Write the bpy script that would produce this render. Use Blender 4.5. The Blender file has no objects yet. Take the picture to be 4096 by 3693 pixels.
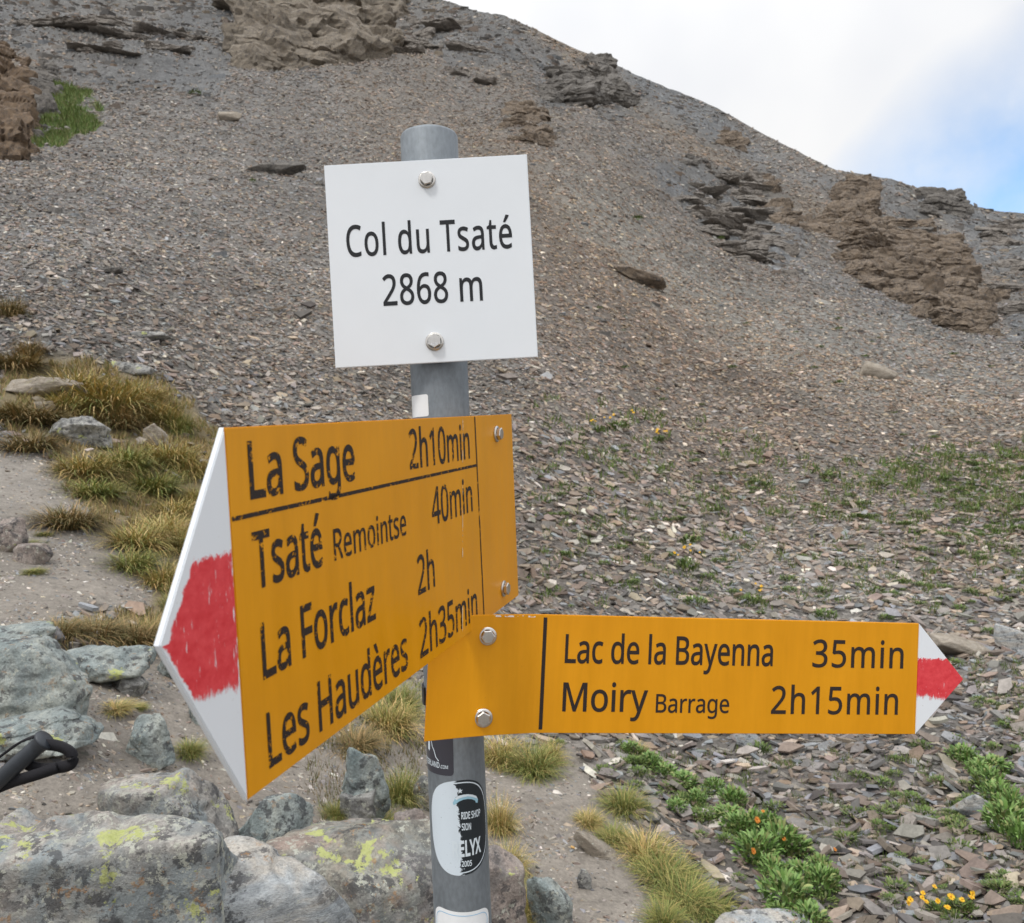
import bpy, bmesh, math, random, json
import numpy as np
from mathutils import Vector, Matrix
from mathutils.bvhtree import BVHTree

# ------------------------------------------------------------------ camera, world, sun, exposure
H = 1.65                      # eye height
F = 3100.0                    # focal length in photo pixels (4096 wide)
U = -np.array([0.0435, 0.9985, 0.030]); U /= np.linalg.norm(U)
Yw = np.array([0, 0, 1.0]); Yw = Yw - (Yw @ U) * U; Yw /= np.linalg.norm(Yw)
Xw = np.cross(Yw, U)
CW = np.stack([Xw, Yw, U])    # rows: world axes in camera coords (x right, y down, z forward)
SC = bpy.context.scene
COL = SC.collection
cam = bpy.data.cameras.new('camera')
cam.sensor_width = 36; cam.sensor_fit = 'HORIZONTAL'; cam.lens = 36 * F / 4096
cam.clip_start = 0.05; cam.clip_end = 5000
co = bpy.data.objects.new('camera', cam); COL.objects.link(co)
R = np.stack([CW @ np.array([1, 0, 0.]), CW @ np.array([0, -1, 0.]), CW @ np.array([0, 0, -1.])], axis=1)
M4 = np.eye(4); M4[:3, :3] = R; M4[2, 3] = H
co.matrix_world = Matrix(M4.tolist())
cam.dof.use_dof = True; cam.dof.focus_distance = 0.95; cam.dof.aperture_fstop = 16.0
SC.camera = co

SUN_EL, SUN_AZ = math.radians(58), math.radians(218)     # azimuth clockwise from +Y: behind the camera
w = bpy.data.worlds.new('World'); SC.world = w; w.use_nodes = True
wt = w.node_tree; wn = wt.nodes; wl = wt.links
bg = wn['Background']; bg.inputs['Strength'].default_value = 0.1
sky = wn.new('ShaderNodeTexSky'); sky.sky_type = 'NISHITA'; sky.sun_disc = False
sky.sun_elevation = SUN_EL; sky.sun_rotation = SUN_AZ; sky.altitude = 2868
tc = wn.new('ShaderNodeTexCoord')
def wnoise(scale, det, rough, vec=None):
    n = wn.new('ShaderNodeTexNoise'); n.inputs['Scale'].default_value = scale
    n.inputs['Detail'].default_value = det; n.inputs['Roughness'].default_value = rough
    wl.new(vec or tc.outputs['Generated'], n.inputs['Vector']); return n.outputs['Fac']
def wmath(op, a, b=None, c=None, clamp=False):
    n = wn.new('ShaderNodeMath'); n.operation = op; n.use_clamp = clamp
    for i, v in enumerate((a, b, c)):
        if v is None: continue
        if isinstance(v, (int, float)): n.inputs[i].default_value = v
        else: wl.new(v, n.inputs[i])
    return n.outputs[0]
def pdir(px, py):             # overview pixel -> unit world direction
    v = CW @ np.array([(px * 2.02873 - 2048) / F, (py * 2.02873 - 1846.5) / F, 1.0])
    return v / np.linalg.norm(v)
bd = pdir(2160, 560)          # the open blue patch of the sky, low over the right shoulder
dn = wn.new('ShaderNodeVectorMath'); dn.operation = 'DOT_PRODUCT'
wl.new(tc.outputs['Generated'], dn.inputs[0]); dn.inputs[1].default_value = tuple(bd)
n1 = wnoise(3.2, 5, .5); n2 = wnoise(9.0, 6, .55)
ang = wmath('ARCCOSINE', dn.outputs['Value'])
hole = wmath('ADD', wmath('SUBTRACT', 0.298, ang), wmath('MULTIPLY', wmath('SUBTRACT', n1, .5), .16))
hole = wmath('MULTIPLY', hole, 9.0, clamp=True)
wisp = wmath('MULTIPLY', wmath('SUBTRACT', n2, .40), 2.2, clamp=True)
blue = wmath('MULTIPLY', hole, wmath('SUBTRACT', 1.0, wmath('ADD', .30, wmath('MULTIPLY', wisp, .50))), clamp=True)
cr = wn.new('ShaderNodeValToRGB')
cr.color_ramp.elements[0].position = .36; cr.color_ramp.elements[0].color = (.82, .84, .89, 1)
cr.color_ramp.elements[1].position = .60; cr.color_ramp.elements[1].color = (1.0, 1.0, 1.0, 1)
wl.new(wnoise(2.3, 4, .5), cr.inputs[0])
vs = wn.new('ShaderNodeVectorMath'); vs.operation = 'SCALE'; wl.new(cr.outputs[0], vs.inputs[0]); 
sx_ = wn.new('ShaderNodeSeparateXYZ'); wl.new(tc.outputs['Generated'], sx_.inputs[0])
zen = wmath('POWER', wmath('MAXIMUM', sx_.outputs[2], 0.0), 3.0)          # an overcast sky is brightest overhead
wl.new(wmath('ADD', 9.3, wmath('MULTIPLY', zen, 13.0)), vs.inputs['Scale'])
sk = wn.new('ShaderNodeVectorMath'); sk.operation = 'MULTIPLY'; wl.new(sky.outputs[0], sk.inputs[0]); sk.inputs[1].default_value = (1.25, 2.15, 2.45)
mx = wn.new('ShaderNodeMixRGB'); wl.new(blue, mx.inputs[0]); wl.new(vs.outputs[0], mx.inputs[1]); wl.new(sk.outputs[0], mx.inputs[2])
wl.new(mx.outputs[0], bg.inputs['Color'])

sl = bpy.data.lights.new('sun', 'SUN'); sl.energy = 1.5; sl.angle = math.radians(10); sl.color = (1.0, .96, .90)
so = bpy.data.objects.new('sun', sl); COL.objects.link(so)
sd = Vector((math.sin(SUN_AZ) * math.cos(SUN_EL), math.cos(SUN_AZ) * math.cos(SUN_EL), math.sin(SUN_EL)))
so.rotation_euler = sd.to_track_quat('Z', 'Y').to_euler(); so.location = (0, -3, 12)
vs_ = SC.view_settings; vs_.view_transform = 'Standard'; vs_.look = 'None'; vs_.gamma = 1; vs_.exposure = 0.0
SC.render.engine = 'CYCLES'; SC.cycles.use_denoising = True; SC.cycles.max_bounces = 5
SC.cycles.use_adaptive_sampling = True; SC.cycles.adaptive_threshold = 0.015

# ------------------------------------------------------------------ helpers
rng = np.random.default_rng(7)
random.seed(7)
def _h(ix, iy, iz, s):
    n = (ix * 374761393 + iy * 668265263 + iz * 2147483647 + s * 1274126177) & 0xFFFFFFFF
    n = ((n ^ (n >> 13)) * 1274126177) & 0xFFFFFFFF
    n = ((n ^ (n >> 16)) * 2246822519) & 0xFFFFFFFF
    return ((n ^ (n >> 15)) & 0xFFFFFF) / float(0xFFFFFF) * 2 - 1
def vnoise(P, s=0):           # value noise, P (n,3) -> [-1,1]
    P = np.asarray(P, float); i = np.floor(P).astype(np.int64); f = P - i; f = f * f * f * (f * (f * 6 - 15) + 10)
    o = 0
    for a in (0, 1):
        for b in (0, 1):
            for c in (0, 1):
                wgt = (f[..., 0] if a else 1 - f[..., 0]) * (f[..., 1] if b else 1 - f[..., 1]) * (f[..., 2] if c else 1 - f[..., 2])
                o = o + wgt * _h(i[..., 0] + a, i[..., 1] + b, i[..., 2] + c, s)
    return o
def fbm(P, oct=4, s=0, rough=.5):
    o = 0; a = 1; t = 0
    for k in range(oct):
        o = o + a * vnoise(np.asarray(P) * 2 ** k, s + k * 17); t += a; a *= rough
    return o / t
def tag(o, label=None, cat=None, group=None, kind=None):
    if label: o['label'] = label
    if cat: o['category'] = cat
    if group: o['group'] = group
    if kind: o['kind'] = kind
    return o
def link(name, me, mat=None, parent=None, loc=None):
    if mat is not None and not me.materials: me.materials.append(mat)
    o = bpy.data.objects.new(name, me); COL.objects.link(o)
    if parent is not None: o.parent = parent
    if loc is not None: o.location = loc
    return o
def mk(name, V, Fc, smooth=False):
    me = bpy.data.meshes.new(name); me.from_pydata([tuple(v) for v in V], [], [tuple(f) for f in Fc]); me.update()
    me.polygons.foreach_set('use_smooth', [smooth] * len(me.polygons))
    return me
def mk_fast(name, V, loops, starts, totals, col=None, smooth=False):
    me = bpy.data.meshes.new(name)
    me.vertices.add(len(V)); me.vertices.foreach_set('co', np.asarray(V, np.float32).ravel())
    me.loops.add(len(loops)); me.loops.foreach_set('vertex_index', np.asarray(loops, np.int32))
    me.polygons.add(len(starts)); me.polygons.foreach_set('loop_start', np.asarray(starts, np.int32))
    me.polygons.foreach_set('loop_total', np.asarray(totals, np.int32))
    me.polygons.foreach_set('use_smooth', np.full(len(starts), bool(smooth)))
    me.update(calc_edges=True)
    if col is not None:
        a = me.color_attributes.new('col', 'FLOAT_COLOR', 'POINT')
        c4 = np.ones((len(V), 4), np.float32); c4[:, :np.shape(col)[-1]] = col; a.data.foreach_set('color', c4.ravel())
    return me
def empty(name, loc):
    o = bpy.data.objects.new(name, None); COL.objects.link(o); o.location = loc; o.empty_display_size = .05; return o
def bm_mesh(name, bm, smooth=False):
    me = bpy.data.meshes.new(name); bm.normal_update(); bm.to_mesh(me); bm.free()
    if smooth: me.polygons.foreach_set('use_smooth', [True] * len(me.polygons))
    return me
def P3(x, y, z):              # photo pixel + forward depth -> world
    return Vector((CW @ (np.array([(x - 2048) / F, (y - 1846.5) / F, 1.0]) * z)).tolist()) + Vector((0, 0, H))

class NT:                     # tiny node helper
    def __init__(s, name):
        s.m = bpy.data.materials.new(name); s.m.use_nodes = True; s.t = s.m.node_tree; s.n = s.t.nodes; s.l = s.t.links
        s.b = s.n['Principled BSDF']; s.tc = s.n.new('ShaderNodeTexCoord')
    def set(s, sock, v):
        if isinstance(v, bpy.types.NodeSocket): s.l.new(v, sock)
        elif isinstance(v, (tuple, list)) and len(v) == 3 and sock.type == 'RGBA': sock.default_value = (*v, 1)
        else: sock.default_value = v
    def p(s, **k):
        for a, v in k.items(): s.set(s.b.inputs[a.replace('_', ' ')], v)
        return s
    def noise(s, scale, det=4, rough=.55, vec=None, dist=0, out='Fac'):
        n = s.n.new('ShaderNodeTexNoise'); n.inputs['Scale'].default_value = scale; n.inputs['Detail'].default_value = det
        n.inputs['Roughness'].default_value = rough; n.inputs['Distortion'].default_value = dist
        s.l.new(vec or s.tc.outputs['Object'], n.inputs['Vector']); return n.outputs[out]
    def vor(s, scale, vec=None, out='Distance', feat='F1', rnd=1):
        n = s.n.new('ShaderNodeTexVoronoi'); n.feature = feat; n.inputs['Scale'].default_value = scale; n.inputs['Randomness'].default_value = rnd
        s.l.new(vec or s.tc.outputs['Object'], n.inputs['Vector']); return n.outputs[out]
    def mapv(s, scale=(1, 1, 1), rot=(0, 0, 0), loc=(0, 0, 0)):
        n = s.n.new('ShaderNodeMapping'); n.inputs['Scale'].default_value = scale; n.inputs['Rotation'].default_value = rot; n.inputs['Location'].default_value = loc
        s.l.new(s.tc.outputs['Object'], n.inputs['Vector']); return n.outputs[0]
    def ma(s, op, a, b=0.0, c=0.0, clamp=False):
        n = s.n.new('ShaderNodeMath'); n.operation = op; n.use_clamp = clamp
        for i, v in enumerate((a, b, c)): s.set(n.inputs[i], v)
        return n.outputs[0]
    def ramp(s, fac, *st):
        n = s.n.new('ShaderNodeValToRGB'); e = n.color_ramp.elements
        while len(e) < len(st): e.new(.5)
        for i, (p, c) in enumerate(st):
            e[i].position = p; e[i].color = (c, c, c, 1) if isinstance(c, (int, float)) else (*c, 1)
        s.l.new(fac, n.inputs[0]); return n.outputs[0]
    def mix(s, f, a, b, mode='MIX'):
        n = s.n.new('ShaderNodeMixRGB'); n.blend_type = mode
        s.set(n.inputs[0], f); s.set(n.inputs[1], a); s.set(n.inputs[2], b); return n.outputs[0]
    def bump(s, h, strength=.5, dist=.01, nrm=None):
        n = s.n.new('ShaderNodeBump'); n.inputs['Strength'].default_value = strength; n.inputs['Distance'].default_value = dist
        s.l.new(h, n.inputs['Height'])
        if nrm: s.l.new(nrm, n.inputs['Normal'])
        s.l.new(n.outputs[0], s.b.inputs['Normal']); return n.outputs[0]
    def attr(s, name='col', out='Color'):
        n = s.n.new('ShaderNodeAttribute'); n.attribute_name = name; return n.outputs[out]
    def xyz(s, vec=None):
        n = s.n.new('ShaderNodeSeparateXYZ'); s.l.new(vec or s.tc.outputs['Object'], n.inputs[0]); return n.outputs

# ------------------------------------------------------------------ materials
def m_ground():
    t = NT('ground'); c = t.attr(); gv = t.attr(out='Alpha')
    big = t.noise(.35, 5); mid = t.noise(2.2, 6, .6); fine = t.noise(22, 4, .7)
    v1 = t.vor(26, out='Color'); v2 = t.vor(6.5, out='Color'); v3 = t.vor(1.6, out='Color')
    s1 = t.xyz(v1)[0]; s2 = t.xyz(v2)[0]; s3 = t.xyz(v3)[0]
    sp = t.ma('ADD', t.ma('ADD', t.ma('MULTIPLY', s1, .42), t.ma('MULTIPLY', s2, .36)), t.ma('MULTIPLY', s3, .22))
    k = t.ramp(sp, (.18, .55), (.5, .98), (.80, 1.5)); k = t.mix(gv, (1, 1, 1), k); fine2 = t.noise(75, 4, .75)
    k2 = t.ramp(big, (.3, .86), (.7, 1.12)); k3 = t.ramp(mid, (.25, .80), (.75, 1.20)); k4 = t.ramp(fine, (.3, .8), (.7, 1.2)); k4 = t.mix(1, k4, t.ramp(fine2, (.3, .78), (.72, 1.25)), 'MULTIPLY')
    cc = t.mix(1, c, k, 'MULTIPLY'); cc = t.mix(1, cc, k2, 'MULTIPLY'); cc = t.mix(1, cc, k3, 'MULTIPLY'); cc = t.mix(1, cc, k4, 'MULTIPLY')
    t.p(Base_Color=cc, Roughness=.92); t.b.inputs['Specular IOR Level'].default_value = .2
    b1 = t.bump(t.ma('MULTIPLY', sp, gv), .8, .05); b2 = t.bump(mid, .6, .05, b1); b3 = t.bump(fine, .7, .02, b2); t.bump(fine2, .6, .006, b3)
    return t.m
def m_flake():
    t = NT('slate_flakes'); c = t.attr()
    n = t.noise(9, 5, .6); k = t.ramp(n, (.25, .68), (.75, 1.3)); n2 = t.noise(70, 3, .6)
    cc = t.mix(1, c, k, 'MULTIPLY'); cc = t.mix(1, cc, t.ramp(n2, (.3, .82), (.7, 1.15)), 'MULTIPLY')
    t.p(Base_Color=cc, Roughness=.72); t.b.inputs['Specular IOR Level'].default_value = .35
    t.bump(n2, .4, .004)
    return t.m
def m_plantcol(name, rough=.6, tr=.15):
    t = NT(name); c = t.attr(); t.p(Base_Color=c, Roughness=rough); t.b.inputs['Specular IOR Level'].default_value = .25
    return t.m
def m_rock(name, cols, lichen=.0, white=.0, dark=.0, orange=.0, strata=0, scale=1.0, blue=0):
    t = NT(name); S = scale
    v = t.mapv((S, S, S * (1 + 3 * strata)))
    n = t.noise(5, 6, .62, v, .6); n2 = t.noise(19, 7, .68, v); n3 = t.noise(130, 4, .7, v)
    c = t.ramp(n, (.28, cols[0]), (.46, cols[1]), (.60, cols[2]), (.75, cols[1]))
    c = t.mix(1, c, t.ramp(n2, (.25, .62), (.5, 1.0), (.78, 1.35)), 'MULTIPLY')
    c = t.mix(1, c, t.ramp(n3, (.3, .68), (.7, 1.28)), 'MULTIPLY')
    if blue:
        f = t.ramp(t.noise(3.4, 5, .65, t.mapv((S, S, S), loc=(7, 3, 5)), .5), (.47, 0), (.56, 1)); c = t.mix(t.ma('MULTIPLY', f, blue), c, t.mix(t.noise(12, 5, .7), (.17, .215, .235), (.33, .365, .375)))
    w1 = t.mapv((S, S, S), loc=(3.1, 1.2, 7.7)); w2 = t.mapv((S, S, S), loc=(9.1, 4.2, 1.7)); w3 = t.mapv((S, S, S), loc=(5.1, 8.2, 2.7))
    if dark:
        f = t.ma('MULTIPLY', t.ramp(t.noise(24, 5, .7, w2), (.56 - .1 * dark, 0), (.60 - .1 * dark, 1)), t.ramp(t.noise(4, 3, .5, w1), (.40, 0), (.55, 1)))
        c = t.mix(t.ma('MULTIPLY', f, .75), c, (.055, .055, .06))
    if white:
        f = t.ramp(t.noise(44, 6, .75, w3), (.625 - .06 * white, 0), (.65 - .06 * white, 1)); f = t.ma('MULTIPLY', f, t.ramp(t.noise(6, 2, .5, w2), (.42, 0), (.55, 1)))
        c = t.mix(t.ma('MULTIPLY', f, .8), c, (.50, .51, .44))
    if orange:
        f = t.ma('MULTIPLY', t.ramp(t.noise(34, 5, .7, w1), (.58, 0), (.62, 1)), t.ramp(t.noise(5, 2, .5, w3), (.52, 0), (.58, 1)))
        c = t.mix(t.ma('MULTIPLY', f, orange), c, (.42, .20, .045))
    if lichen:
        a = t.noise(7.5, 3, .55, w1, .4); b = t.noise(48, 6, .75, w3)
        f = t.ramp(t.ma('ADD', t.ma('MULTIPLY', a, .62), t.ma('MULTIPLY', b, .38)), (.615 - .09 * lichen, 0), (.635 - .09 * lichen, 1))
        c = t.mix(f, c, t.mix(t.noise(60, 2, .5, w2), (.38, .42, .13), (.52, .54, .27)))
    t.p(Base_Color=c, Roughness=.88); t.b.inputs['Specular IOR Level'].default_value = .25
    b1 = t.bump(n2, .8, .022 / S); t.bump(n3, .7, .006 / S, b1)
    return t.m
def m_plain(name, col, rough=.5, metal=0, spec=.5, nz=0, nscale=40):
    t = NT(name)
    if nz:
        k = t.ramp(t.noise(nscale, 5, .6), (.3, 1 - nz), (.7, 1 + nz)); t.p(Base_Color=t.mix(1, (*col,), k, 'MULTIPLY'))
    else: t.p(Base_Color=col)
    t.p(Roughness=rough, Metallic=metal); t.b.inputs['Specular IOR Level'].default_value = spec
    return t.m
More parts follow.
